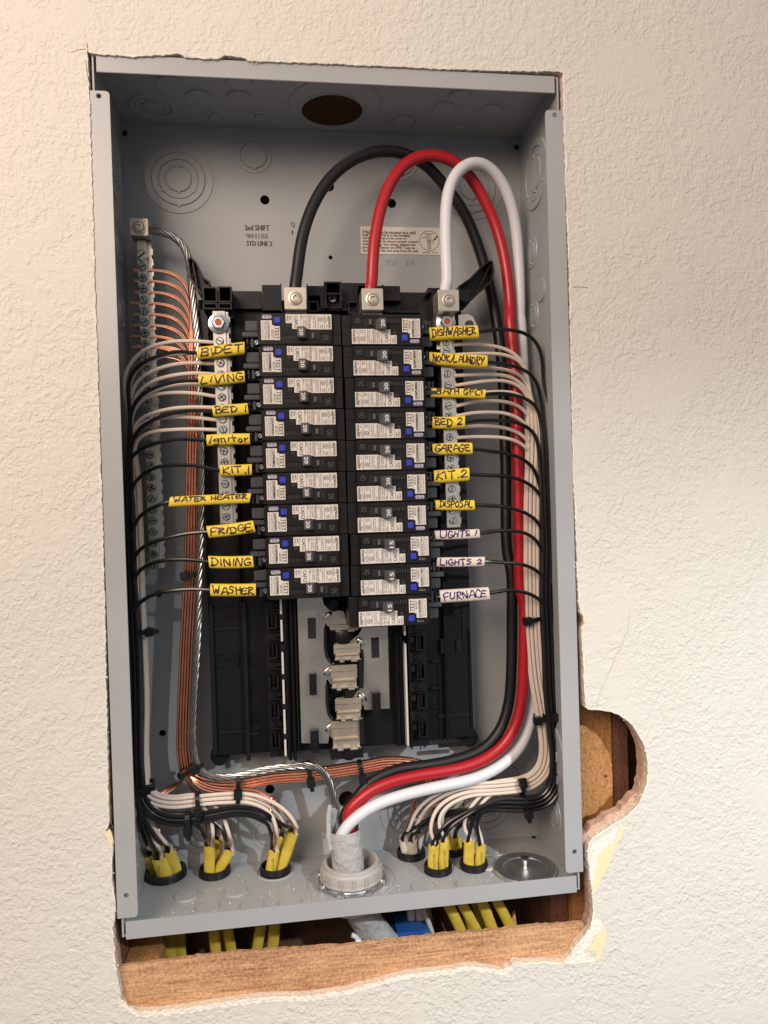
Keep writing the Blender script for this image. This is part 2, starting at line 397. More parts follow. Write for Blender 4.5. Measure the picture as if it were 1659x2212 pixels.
def patch(zm, pts, name, m, th, seed, amp=.0006):
    P = [(at(zm, a, b, YW).x, at(zm, a, b, YW).z) for a, b in pts]
    P = jag(P, .002, amp, seed=seed)
    return child(MB().prism(P, YW - th, YW + .0004), name, m, wall, (0, YW, 0))
patch(8, [(1362,655),(1385,610),(1440,575),(1500,525),(1535,510),(1500,600),(1440,640),(1418,670),(1400,760),(1388,840),(1378,870),(1362,760)], "bare_plaster", 'bare_plaster', .0004, 21)
patch(8, [(1545,510),(1568,515),(1560,540),(1545,575),(1520,610),(1508,640),(1498,690),(1460,770),(1430,820),(1395,890),(1382,912),(1383,860),(1396,760),(1412,665),(1445,632),(1500,600),(1522,560)], "old_paint", 'old_paint', .0002, 22, .0004)
patch(8, [(1385,1062),(1410,1052),(1440,1075),(1440,1110),(1395,1140),(1370,1200),(1330,1230),(1350,1265),(1400,1290),(1300,1305),(1222,1310),(1250,1262),(1292,1200),(1340,1135)], "bare_plaster", 'bare_plaster', .0007, 23)
patch(8, [(1448,1080),(1465,1140),(1450,1200),(1430,1262),(1415,1298),(1398,1280),(1410,1235),(1330,1228),(1375,1195),(1400,1140)], "old_paint", 'old_paint', .0003, 24, .0005)
patch(6, [(1235,195),(1250,205),(1266,245),(1262,280),(1250,318),(1240,310),(1256,285),(1254,240)], "old_paint", 'old_paint', .0003, 25, .0003)
patch(7, [(28,545),(60,520),(78,560),(75,640),(60,620),(52,590)], "old_paint", 'old_paint', .0003, 26, .0004)
# thin torn rim of bare gypsum along the bottom cut
rim = [(262,2160),(300,2186),(382,2181),(474,2167),(548,2156),(660,2152),(752,2139),(823,2119),(879,2104),(975,2095),(1005,2087),(1030,2088),(1083,2097),(1101,2089)]
rimo = [(1108,2096),(1085,2106),(1030,2097),(1005,2096),(975,2104),(879,2113),(823,2129),(752,2149),(660,2162),(548,2167),(474,2177),(382,2192),(300,2198),(255,2172)]
patch(0, rim + rimo, "bare_plaster", 'bare_plaster', .0005, 27, .0009)
def rim_ring(P, w0, w1, seed):
    rnd = random.Random(seed); n = len(P); out = []; ph = [rnd.uniform(0, 6.3) for _ in range(5)]
    A = sum(P[i][0]*P[(i+1) % n][1] - P[(i+1) % n][0]*P[i][1] for i in range(n)); sg = 1 if A > 0 else -1
    for i in range(n):
        a, b, c = Vector(P[(i-3) % n]), Vector(P[i]), Vector(P[(i+3) % n]); d = (c - a).normalized(); nn = Vector((d.y, -d.x))*sg
        q = i/n*6.283; wv = .5 + .25*math.sin(37*q + ph[0]) + .25*math.sin(91*q + ph[1])
        p = b + nn*(w0 + (w1-w0)*wv*wv + rnd.uniform(-.15, .15)*w1); out.append((p.x, p.y))
    m = MB()
    for i in range(n):
        j = (i+1) % n; a, b, c, d = P[i], P[j], out[j], out[i]
        m.add([(a[0], YW-.00005, a[1]), (b[0], YW-.00005, b[1]), (c[0], YW-.00035, c[1]), (d[0], YW-.00035, d[1]), (c[0], YW+.0003, c[1]), (d[0], YW+.0003, d[1])], [(0, 1, 2, 3), (3, 2, 4, 5)])
    return m
child(rim_ring(hole_j, .0003, .0016, 6), "torn_rim", 'bare_plaster', wall, (0, YW, 0))
rnd = random.Random(41); m = MB(); nH = len(hole_j)
for k in range(620):
    i = rnd.randrange(nH); x, z = hole_j[i]
    if z > -.31 and not (x > .188 and z < -.20) and rnd.random() < .8: continue
    x += rnd.gauss(0, .0007); z += rnd.gauss(-.0002, .0007); r = rnd.choice([.0003, .0004, .0006, .0010])*rnd.uniform(.6, 1.3); a0 = rnd.uniform(0, 6); y0 = YW + rnd.uniform(-.0004, .0020)
    q4 = [(x + r*math.cos(a0 + q*1.57 + rnd.uniform(-.5, .5)), y0 + rnd.uniform(-.3, .3)*r, z + r*.7*math.sin(a0 + q*1.57 + rnd.uniform(-.5, .5))) for q in range(4)]
    m.add(q4 + [(x, y0 - r*.8, z), (x, y0 + r*.8, z)], [(0, 1, 4), (1, 2, 4), (2, 3, 4), (3, 0, 4), (1, 0, 5), (2, 1, 5), (3, 2, 5), (0, 3, 5)])
o_ = child(m, "gypsum_crumbs", 'bare_plaster', wall, (0, YW, 0)); o_["kind"] = "stuff"
def crack(zm, pts, wdt=.0005):
    mb = MB(); P = jag([(at(zm, a, b, YW).x, at(zm, a, b, YW).z) for a, b in pts], .003, .0006, False, 5)
    for i in range(len(P)-1):
        a, b = Vector(P[i]), Vector(P[i+1]); d = (b-a).normalized(); nn = Vector((-d.y, d.x))*wdt*.5*random.uniform(.5, 1)
        mb.add([(a.x-nn.x, YW-.00015, a.y-nn.y), (b.x-nn.x, YW-.00015, b.y-nn.y), (b.x+nn.x, YW-.00015, b.y+nn.y), (a.x+nn.x, YW-.00015, a.y+nn.y)], [(0, 1, 2, 3)])
    child(mb, "crack", mat("crack_line", (.22, .16, .12), .9), wall, (0, YW, 0))
crack(2, [(1553,1548),(1590,1545),(1643,1549)], .0006)
crack(6, [(1495,225),(1480,330),(1430,440),(1380,560),(1345,620),(1325,715)], .00018)
crack(1, [(0,112),(40,98),(95,88)], .0005)
crack(1, [(92,160),(100,230),(112,330)], .0007)
crack(0, [(236,1764),(243,1790)], .0005)

# ------------------------------------------------------------------ framing behind the wall
def framing(name, mb, m, label, cat, loc, bev=.0008):
    return tag(mb.build(name, m, None, bev, loc), label, cat)
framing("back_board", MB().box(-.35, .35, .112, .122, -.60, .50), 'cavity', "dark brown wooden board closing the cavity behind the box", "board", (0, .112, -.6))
framing("wall_stud", MB().box(-.235, -.1865, .018, .11, -.60, .50), 'redwood', "dark reddish stud in the gap left of the box", "stud", (-.2, .018, -.6))
fb = MB().box(.1865, .2262, .031, .108, -.60, .50)
st = framing("wall_stud", fb, 'fibre', "orange brown stud face seen through the round cutout right of the box", "stud", (.2, .031, -.6))
framing("wood_strip", MB().box(.2266, .2415, .0325, .10, -.60, .50), 'redwood', "dark red wood strip beside the orange stud in the round cutout", "board", (.235, .0325, -.6))
hb = MB(); c = at(16, 690, 1165, .0309)
hb.lathe([(.0009, 0), (.0012, -.0006), (.0006, -.0009), (0, -.0004)], (c.x, .031, c.z), 'y', 14)
tag(hb.build("nail_head", mat("rusty_iron", (.08, .055, .03), .7, .5), None, 0, (c.x, .031, c.z)), "rusty nail head in the orange stud of the cutout", "nail")
# rough-sawn board along the bottom of the opening
pb = [(-.2, -.3545)]
rr = random.Random(4)
top = [(-.1845,-.3553),(-.15,-.3553),(-.13,-.3543),(-.09,-.3550),(-.05,-.3565),(-.02,-.3585),(.02,-.3588),(.06,-.3583),(.09,-.3590),(.115,-.3600),(.14,-.3590),(.16,-.3605),(.18,-.3610),(.192,-.3635)]
bd = jag(top, .003, .0006, False, 31) + [(.215, -.372), (.215, -.42), (-.215, -.42), (-.215, -.356)]
framing("sill_board", MB().prism(bd, .0045, .0080), 'wood_face', "orange brown rough sawn board across the bottom of the wall opening", "board", (0, .0045, -.42), 0)
# wood block left of the cables in the cavity
blk = MB().box(-.1865, -.160, .03, .060, -.385, -.366)
framing("wood_block", blk, 'fibre', "small splintered wood block in the cavity at the lower left corner", "block", (-.168, .03, -.375), .001)
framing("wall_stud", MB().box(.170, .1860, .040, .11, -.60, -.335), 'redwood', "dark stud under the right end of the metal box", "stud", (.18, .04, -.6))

# ------------------------------------------------------------------ metal enclosure
BX, BZ, BD = .181, .331, .098
enc = empty("electrical_panel_box", (0, BD, -BZ), "grey steel electrical panel box recessed in the textured wall", "electrical panel")
ER = (0, BD, -BZ); T = .0014
def circ(x, z, r, n=40): return [(x + r*math.cos(2*math.pi*k/n), z + r*math.sin(2*math.pi*k/n)) for k in range(n)]
backholes = [(-.0581,.2664,.0042),(.0572,.2661,.0042),(-.0001,.2802,.0048),(-.0006,.2157,.0019)]
for q in ((5,347,165,.003),(5,372,1095,.003),(5,1088,1470,.0042),(5,1600,1535,.0075),(2,440,1030,.0040)):
    p = at(q[0], q[1], q[2], BD); backholes.append((p.x, p.z, q[3]))
back = child(MB().prism([(-BX+T, -BZ+T), (BX-T, -BZ+T), (BX-T, BZ-T), (-BX+T, BZ-T)], BD, BD+T, 0, [circ(x, z, r, 24) for x, z, r in backholes[:-1]]), "back_panel", 'steel', enc, ER)
# top and bottom plates: prism in (x, y) turned flat
def hplate(z0, z1, holes, name, extra=()):
    mb = MB(); mb.prism([(-BX+T, 0), (BX-T, 0), (BX-T, BD+T), (-BX+T, BD+T)], z0, z1, 0, holes)
    mb.v = [(x, y2, zz) for (x, zz, y2) in mb.v]
    for e in extra: mb.box(*e)
    return child(mb, name, 'steel', enc, ER, .0003)
TOPH = (.0022, .0635, .0262)
botc = []   # bushing openings filled below
top_plate = hplate(BZ-T, BZ, [circ(TOPH[0], TOPH[1], TOPH[2])], "top_wall", [(-.1775, .1775, -.0013, 0, .3175, BZ)])
BUSH = {}
def base(z, u, v, r): p = atz(z, u, v, -BZ); return (p.x, p.y + r, r)
BUSH['A'] = base(7, 370, 862, .0172)
BUSH['B'] = base(7, 665, 836, .0132)
BUSH['C'] = base(7, 1025, 824, .0130)
BUSH['D'] = base(17, 195, 1075, .0125)
BUSH['E'] = base(17, 430, 1208, .0118)
BUSH['F'] = base(17, 560, 1035, .0110)
BUSH['G'] = base(17, 745, 1175, .0118)
BUSH['H'] = (-.0028, .0475, .0205)
bot = hplate(-BZ, -BZ+T, [circ(x, y, r*.86, 28) for x, y, r in BUSH.values()], "bottom_wall", [(-.178, .178, -.0013, 0, -.3325, -.3190)])
for sx in (-1, 1):
    mb = MB(); mb.box(sx*BX, sx*(BX-T), 0, BD+T, -BZ, BZ)
    # front flange with rounded corners and a screw hole
    x0, x1 = sx*.1835, sx*.1685
    zc, zt = -.3155, .3032
    r = .003; pts = []
    for (cxx, czz, a0) in ((x1 + sx*r, zt - r, 90), (x0, zt, None), (x0, zc, None), (x1 + sx*r, zc + r, 180)):
        if a0 is None: pts.append((cxx, czz))
        else:
            for k in range(6):
                if a0 == 90: an = math.radians(180 - 18*k)
                else: an = math.radians(270 - 18*k)
                pts.append((cxx + sx*r*math.cos(an), czz + r*math.sin(an)))
    mb.prism(pts, -.0022, -.0009, 0, [circ(sx*.1763, .2993, .0019, 16), circ(sx*.1765, -.2985, .0019, 16)])
    child(mb, "side_wall", 'steel', enc, ER, .0003)
# dark void behind flange holes: flange sits in front of the side wall
mb = MB()
for sx in (-1, 1): mb.box(sx*.1835, sx*.1808, -.0009, .006, -.3155, .3032)
child(mb, "flange_return", 'steel', enc, ER, .0003)

def ko_profile(radii, h=.0015):
    """concentric knockout: raised pads separated by narrow grooves, from the centre out"""
    pr = [(0, h*.9)]; lv = h*.9
    for i, r in enumerate(radii):
        pr += [(r - .0007, lv), (r - .00035, -.0002 if 0 else .00005), (r + .00035, .00005)]
        lv = h*(.55 if i % 2 == 0 else .9) if i < len(radii)-1 else .00005
        pr += [(r + .0008, lv)]
    pr += [(radii[-1] + .0022, .00001)]
    return pr
def knockout(c, axis, sgn, radii, h=.0015):
    mb = MB(); pr = [(r, sgn*(hh + .0001)) for r, hh in ko_profile(radii, h)]
    mb.lathe(pr, c, axis, 48)
    # little bridges
    for k, r in enumerate(radii[:-1]):
        for a in ((90, 270) if k % 2 == 0 else (215, 325)):
            an = math.radians(a); q = Vector(c); hx, hz = r*math.cos(an), r*math.sin(an)
            off = {'y': (hx, sgn*h*.8, hz), 'z': (hx, hz, sgn*h*.8), 'x': (sgn*h*.8, hx, hz)}[axis]
            q = q + Vector(off); e = .0011
            mb.box(q.x-e, q.x+e, q.y-(h*.5 if axis == 'y' else e), q.y+(h*.5 if axis == 'y' else e), q.z-(h*.5 if axis == 'z' else e), q.z+(h*.5 if axis == 'z' else e))
    child(mb, "knockout", 'steel', enc, ER)
BIG = (.0112, .0172, .0232, .0305); MID = (.0118, .0162); 
knockout((-.1329, BD, .2822), 'y', -1, BIG)
knockout((.1329, BD, .2822), 'y', -1, BIG)
knockout((-.0665, BD, .3054), 'y', -1, MID)
knockout((.0665, BD, .3030), 'y', -1, MID)
for z, u, v, rad in ((7,615,520,BIG),(7,990,540,MID),(8,330,440,BIG),(17,830,640,BIG),(17,1000,330,MID)):
    p = at(z, u, v, BD); knockout((p.x, BD, max(p.z, -.33 + rad[-1] + .004)), 'y', -1, rad)
for z, u, v, rad in ((1,530,455,(.009,.0145,.020)),(1,935,520,(.0055,.0105)),(1,1225,525,(.0055,.0105)),(1,825,390,(.0105,)),(1,1090,395,(.0105,)),(1,1090,300,(.0105,)),
                     (2,510,520,(.0105,.0150)),(2,865,550,(.0055,.0115)),(2,1120,565,(.0055,.0115)),(2,765,440,(.0100,)),(2,1050,455,(.0100,)),(1,640,300,(.0105,)),(2,860,370,(.0100,))):
    p = atz(z, u, v, BZ-T); knockout((p.x, min(p.y, BD - rad[-1] - .003), BZ-T), 'z', -1, rad)
mb = MB(); mb.lathe([(.0262, -.0002), (.0275, -.0009), (.029, -.0002)], (TOPH[0], TOPH[1], BZ-T), 'z', 48); mb.lathe([(.0385, -.0001), (.0392, -.0008), (.0400, -.0001)], (TOPH[0]+.002, .053, BZ-T), 'z', 48)
child(mb, "knockout", 'steel', enc, ER)
for z, u, v, rad in ((7,505,915,(.0100,)),(7,795,888,(.0098,)),(7,890,975,(.0098,)),(7,630,985,(.0098,)),(7,1110,960,(.0098,)),(8,395,865,(.0100,)),(8,655,850,(.0100,)),(17,880,960,(.0075,.0115))):
    p = atz(z, u, v, -BZ+T); knockout((p.x, max(p.y, rad[-1] + .004), -BZ+T), 'z', 1, rad)
mb = MB(); mb.lathe([(.0365, .0001), (.0372, .0008), (.0380, .0001)], (-.003, .0475, -BZ+T), 'z', 56)
mb.lathe([(.0150, .0001), (.0158, .0010), (.0172, .0001)], (BUSH['C'][0], BUSH['C'][1], -BZ+T), 'z', 40)
child(mb, "knockout", 'steel', enc, ER)
for y, z, rad in ((.054,.2770,(.0150,.0225,.0300)),(.0690,.2129,(.0095,.0145)),(.0472,.1730,(.0105,)),(.0690,.1564,(.0095,.0135)),(.05,-.235,(.012,.019,.027)),(.05,-.29,(.010,.016))):
    for s in (-1, 1): knockout((s*(BX-T), y, z), 'x', -s, rad)
# corner weep holes
mb = MB()
for x in (-.1775, .1775): mb.lathe([(0, -.0004), (.0024, -.0004), (.0024, 0)], (x, BD, .3215), 'y', 16)
p = atz(17, 1265, 838, -BZ+T); mb.lathe([(0, .0004), (.0022, .0004), (.0022, 0)], (.1745, .094, -BZ+T), 'z', 16)
child(mb, "corner_hole", 'slot', enc, ER)
# stamped text and screw on the side walls
mb = MB()
def stamp(s, z, a, b, c_, d_, bold=0):     # text between two image points on the back panel
    p = at(z, a, b, BD); q = at(z, c_, d_, BD)
    text(mb, s, (p.x, BD-.00035, min(p.z, q.z)), (1, 0, 0), (0, 0, 1), abs(q.x-p.x), abs(p.z-q.z), 0, bold)
stamp("2nd SHIFT", 1, 1125, 1262, 1282, 1230, .0004)
stamp("MAR 0 3 2026", 1, 1137, 1312, 1275, 1286)
stamp("STD LINE 2", 1, 1137, 1362, 1300, 1334, .0004)
stamp("Q", 1, 1425, 1243, 1450, 1208); stamp("1", 1, 1430, 1290, 1438, 1264)
child(mb, "stamped_text", 'stamp', enc, ER)
mb = MB(); stamp("BOX", 2, 405, 1412, 470, 1375); stamp("2 8", 2, 527, 1412, 575, 1382)
child(mb, "embossed_text", mat("steel_embossing", (.30, .305, .31), .45), enc, ER)
# paper sticker
P0, P1 = at(2, 245, 1172, BD), at(2, 735, 1348, BD)
mb = MB(); mb.box(P0.x, P1.x + .002, BD-.0005, BD-.0002, P1.z, P0.z)
stk = child(mb, "warning_sticker", 'paper', enc, ER)
mb = MB(); lines = ["If this unit is to be mounted on a solid", "wall and neutral is to be bonded,", "torque bonding screw prior to", "mounting box to ensure proper contact", "with housing. See wiring diagram for", "procedure. Spacer kit SMK1 may be", "used to move the unit away from the wall."]
ends = [585, 552, 528, 603, 588, 582, 602]
for i, (l, e) in enumerate(zip(lines, ends)):
    v = 1216 + i*19.2; a = at(2, 262, v, BD); b = at(2, e, v - 14, BD)
    text(mb, l, (a.x, BD-.0007, a.z), (1, 0, 0), (0, 0, 1), b.x - a.x, b.z - a.z, 0, .00012)
a = at(2, 630, 1337, BD); text(mb, "A740081   Rev.01", (a.x, BD-.0007, a.z), (1, 0, 0), (0, 0, 1), at(2, 722, 1337, BD).x - a.x, .0016)
cc = at(2, 670, 1262, BD); u_ = (at(2, 730, 1262, BD) - cc).length
def ring(mb, x, z, r, wd, y, n=32, mi=0):
    A = circ(x, z, r, n); B = circ(x, z, r - wd, n)
    mb.add([(p[0], y, p[1]) for p in A] + [(p[0], y, p[1]) for p in B], [(i, (i+1) % n, n + (i+1) % n, n + i) for i in range(n)], mi)
yy = BD - .0007
ring(mb, cc.x, cc.z, u_, .00035, yy)
def rect_line(mb, x0, x1, z0, z1, w=.00022, mi=0, y=yy):
    for a, b, c_, d_ in ((x0, x1, z0, z0+w), (x0, x1, z1-w, z1), (x0, x0+w, z0+w, z1-w), (x1-w, x1, z0+w, z1-w)):
        mb.add([(a, y, c_), (b, y, c_), (b, y, d_), (a, y, d_)], [(0, 1, 2, 3)], mi)
rect_line(mb, cc.x-.0028, cc.x+.0018, cc.z+.0008, cc.z+.0058); ring(mb, cc.x-.0005, cc.z+.0033, .0015, .0003, yy)
rect_line(mb, cc.x-.0018, cc.x+.0012, cc.z-.0075, cc.z+.0006); ring(mb, cc.x-.0004, cc.z-.001, .0011, .0003, yy); rect_line(mb, cc.x+.0014, cc.x+.004, cc.z-.002, cc.z+.0006)
rect_line(mb, cc.x-.0065, cc.x-.003, cc.z+.003, cc.z+.0033); rect_line(mb, cc.x-.0045, cc.x+.0045, cc.z+.0064, cc.z+.0067)
mb.add([(cc.x+.0035, yy, cc.z), (cc.x+.0062, yy, cc.z+.0012), (cc.x+.0052, yy, cc.z+.0026)], [(0, 1, 2)])
mb.add([(cc.x+.0052, yy, cc.z+.0012), (cc.x+.0085, yy, cc.z+.0044), (cc.x+.0077, yy, cc.z+.0052), (cc.x+.0046, yy, cc.z+.0020)], [(0, 1, 2, 3)])
for k in range(3): mb.add([(cc.x-.0008+.0006*k, yy, cc.z-.0072), (cc.x-.0006+.0006*k, yy, cc.z-.0072), (cc.x-.0006+.0006*k, yy, cc.z-.0015), (cc.x-.0008+.0006*k, yy, cc.z-.0015)], [(0, 1, 2, 3)])
t_ = child(mb, "sticker_print", 'ink', stk, (0, 0, 0)); t_.matrix_parent_inverse = Matrix(); 
for v in t_.data.vertices: v.co -= Vector(ER)

# panel screws on side walls
def screw(mb, c, r, axis='y', sgn=-1, ang=.6, h=.0016, mi=0, slotmi=1, cross=False):
    pr = [(0, sgn*h), (r*.78, sgn*h), (r, sgn*h*.55), (r, 0)]
    mb.lathe(pr, c, axis, 20, mi)
    for a in ([ang, ang + math.pi/2] if cross else [ang]):
        dx, dz = math.cos(a)*r*.72, math.sin(a)*r*.72; px, pz = -math.sin(a)*r*.13, math.cos(a)*r*.13
        q = sgn*(h + .00005)
        pts = [(dx+px, dz+pz), (-dx+px, -dz+pz), (-dx-px, -dz-pz), (dx-px, dz-pz)]
        if axis == 'y': vs = [(c[0]+a_, c[1]+q, c[2]+b_) for a_, b_ in pts]
        elif axis == 'x': vs = [(c[0]+q, c[1]+a_, c[2]+b_) for a_, b_ in pts]
        else: vs = [(c[0]+a_, c[1]+b_, c[2]+q) for a_, b_ in pts]
        mb.add(vs, [(0, 1, 2, 3)], slotmi)
mb = MB(); screw(mb, (.1796, .018, .2390), .0042, 'x', -1, .5, .003); child(mb, "mounting_screw", ['zinc', 'slot'], enc, ER)
mb = MB(); screw(mb, (.1796, .018, -.214), .0042, 'x', -1, 1.1, .003); child(mb, "mounting_screw", ['zinc', 'slot'], enc, ER)
mb = MB(); screw(mb, (-.1796, .030, .2340), .0042, 'x', 1, .5, .003); child(mb, "mounting_screw", ['zinc', 'slot'], enc, ER)

# ------------------------------------------------------------------ black interior assembly
IR = (0, .095, -.225)
inter = empty("breaker_mounting_base", IR, "black plastic breaker mounting base with metal bus bars inside the box", "panel interior")
mb = MB()
mb.box(-.117, .1135, .074, .096, -.2235, .170)
mb.box(-.0545, .0545, .066, .0739, -.222, .160)
for x0, x1 in ((-.117, -.0905), (.0895, .1135)): mb.box(x0, x1, .0715, .0739, -.222, .150)
for z in (-.196,): mb.box(-.1165, -.075, .0728, .0738, z, z+.0006); mb.box(.075, .113, .0728, .0738, z, z+.0006)
# ribs between panels
for x in (-.0895, .0885): mb.box(x-.0006, x+.0006, .068, .0739, -.2225, .15)
for x in (-.047, -.0435, .044, .0475): mb.box(x-.0008, x+.0008, .058, .0659, -.2215, .15)
for z in (.045, -.03, -.095, -.14): mb.box(-.1165, -.09, .0705, .0738, z, z+.001)
child(mb, "base_plate", 'black_base', inter, IR, .0004)
mb = MB()
for s in (-1, 1):
    # bottom feet and arms at the upper corners
    mb.lathe([(0, 0), (.0075, 0), (.0085, .002), (.0085, .014), (0, .014)], (s*.112, .080, -.2265), 'y', 20)
    child(mb, "foot", 'black_pl', inter, IR); mb = MB()
for s, tz in ((-1, [(13,38,45),(13,75,35),(13,125,85),(13,200,245),(13,265,290),(13,268,325),(13,205,345),(13,190,420),(13,135,360),(13,60,240)]),
              (1, [(14,1240,285),(14,1340,215),(14,1440,110),(14,1500,60),(14,1535,62),(14,1545,150),(14,1525,240),(14,1450,300),(14,1380,370),(14,1300,420),(14,1250,400)])):
    P = [(at(a, b, c_, .050).x, at(a, b, c_, .050).z) for a, b, c_ in tz]
    mb.prism(P, .058, .072)
    Pc = Vector((sum(p[0] for p in P)/len(P), sum(p[1] for p in P)/len(P)))
    # raised rim walls round the arm
    for i in range(len(P)):
        a, b = Vector(P[i]), Vector(P[(i+1) % len(P)]); d = (b-a); 
        if d.length < 1e-5: continue
        n_ = Vector((-d.y, d.x)).normalized()*.0007
        mb.prism([(a+n_)[:], (a-n_)[:], (b-n_)[:], (b+n_)[:]], .046, .0579)
    a, b = (Vector(P[1]), Vector(P[-2])) if s < 0 else (Vector(P[4]), Vector(P[-3]))
    n_ = Vector((-(b-a).y, (b-a).x)).normalized()*.0006
    mb.prism([(a+n_)[:], (a-n_)[:], (b-n_)[:], (b+n_)[:]], .050, .0579)
    child(mb, "guide_arm", 'black_pl', inter, IR); mb = MB()
mb = MB()
def wbox(z, u0, v0, u1, v1, Y, y1, hollow=None):
    p, q = at(z, u0, v0, Y), at(z, u1, v1, Y)
    x0, x1, z0, z1 = p.x, q.x, q.z, p.z
    if hollow:
        t = hollow; mb.box(x0, x0+t, Y, y1, z0, z1); mb.box(x1-t, x1, Y, y1, z0, z1); mb.box(x0+t, x1-t, Y, y1, z0, z0+t); mb.box(x0+t, x1-t, Y, y1, z1-t, z1)
        mb.box(x0+t, x1-t, y1-.004, y1, z0+t, z1-t)
    else: mb.box(x0, x1, Y, y1, z0, z1)
wbox(13, 185, 325, 345, 490, .045, .074, .0012); wbox(13, 350, 320, 500, 490, .045, .074, .0012)
wbox(13, 190, 495, 345, 565, .045, .074, .0012); wbox(13, 350, 495, 500, 565, .045, .074, .0012)
wbox(13, 500, 370, 820, 560, .068, .080); wbox(13, 815, 305, 1030, 575, .060, .080); wbox(13, 1010, 290, 1032, 590, .050, .06)
wbox(13, 1300, 315, 1475, 420, .060, .080); wbox(13, 1290, 290, 1310, 590, .050, .06); wbox(13, 1310, 475, 1420, 590, .050, .070, .0012)
wbox(13, 820, 400, 1020, 575, .052, .060)
wbox(13, 140, 570, 250, 905, .062, .08); wbox(13, 420, 560, 520, 660, .058, .074)
wbox(14, 200, 240, 420, 500, .060, .080); wbox(14, 320, 250, 338, 480, .050, .0595); wbox(14, 555, 255, 572, 330, .050, .06); wbox(14, 340, 265, 725, 500, .060, .0795)
wbox(14, 575, 345, 730, 400, .050, .0598); wbox(14, 720, 325, 980, 520, .066, .0798); wbox(14, 250, 405, 350, 520, .048, .06, .0012)
wbox(14, 965, 285, 1085, 330, .050, .075); wbox(14, 1000, 330, 1072, 640, .050, .076); wbox(14, 880, 410, 1000, 640, .056, .0745); wbox(14, 1245, 300, 1345, 420, .050, .0756)
wbox(14, 600, 490, 900, 510, .052, .066); child(mb, "top_frame", 'black_pl', inter, IR, .00025); mb = MB()
wbox(13, 1425, 555, 1659, 575, .050, .07); wbox(14, 0, 465, 270, 490, .050, .0701)
child(mb, "top_frame", 'black_pl', inter, IR, .00025); mb = MB()
wbox(14, 0, 345, 50, 470, .058, .08)
child(mb, "top_frame", 'black_pl', inter, IR, .00025); mb = MB()
wbox(14, 35, 228, 200, 345, .044, .075, .0014)
for x in (-.012, .0055): pass
p = at(14, 38, 240, .044); q = at(14, 198, 470, .044)
mb.box(p.x, p.x+.0016, .044, .075, q.z, p.z); mb.box(q.x-.0016, q.x, .044, .075, q.z, p.z); mb.box(p.x+.0016, q.x-.0016, .056, .075, q.z, p.z-.012)
child(mb, "top_frame", 'black_pl', inter, IR, .00025)
mb = MB(); c = at(14, 113, 378, .054); screw(mb, (c.x, .056, c.z), .0043, 'y', -1, .75, .0025)
child(mb, "mounting_screw", ['zinc', 'slot'], inter, IR)
# hook columns with clips
for s in (-1, 1):
    mb = MB(); xo = -.0600 if s < 0 else .0615
    mb.box(xo-.0085, xo+.0085, .060, .0738, -.2235, .146)
    mb.box(xo-.0085*1.0, xo-.0085+.0012, .052, .06, -.2235, .146) if s > 0 else mb.box(xo+.0085-.0012, xo+.0085, .052, .06, -.2235, .146)
    for k in range(13):
        z = -.2075 + .0253*k
        if z > -.07: break
        xc = xo - .003 if s < 0 else xo + .002
        mb.box(xc-.004, xc-.0025, .050, .06, z-.006, z+.006); mb.box(xc+.0025, xc+.004, .050, .06, z-.006, z+.006); mb.box(xc-.0025, xc+.0025, .050, .06, z-.006, z-.0045)
        mb.box(xc-.001, xc+.001, .054, .06, z-.004, z+.005)
        mb.box(xo+(.0035 if s < 0 else -.0075), xo+(.0075 if s < 0 else -.0035), .0505, .06, z+.0015, z+.0062); mb.box(xo-.0082, xo+.0082, .0565, .06, z-.0085, z-.0078)
        mb.lathe([(0, 0), (.0011, 0), (.0016, .0012), (.0024, .0018), (.0024, .006)], (xo+(.001 if s < 0 else -.003), .0542, z+.0130), 'y', 14)
        mb.box(xo-.0075, xo+.0065, .055, .06, z+.009, z+.0100); mb.box(xo-.0075, xo+.0065, .056, .06, z+.0160, z+.0170)
        mb.box(xo+.0045 if s < 0 else xo-.008, xo+.008 if s < 0 else xo-.0045, .053, .06, z+.009, z+.017)
    child(mb, "clip_column", 'black_pl', inter, IR, .0003)
    mb = MB(); xr = at(15, 205, 900, .052).x if s < 0 else at(15, 1100, 900, .052).x
    z0 = at(15, 215, 1260, .052).z if s < 0 else at(15, 1115, 1185, .052).z
    zg0, zg1 = (at(15, 185, 505, .052).z, at(15, 185, 425, .052).z) if s < 0 else (at(15, 1100, 440, .052).z, at(15, 1100, 380, .052).z)
    mb.box(xr-.0009, xr+.0009, .051, .0665, z0, zg0); mb.box(xr-.0009, xr+.0009, .051, .0665, zg1, .145)
    child(mb, "rail_edge", 'rail', inter, IR, .0003)
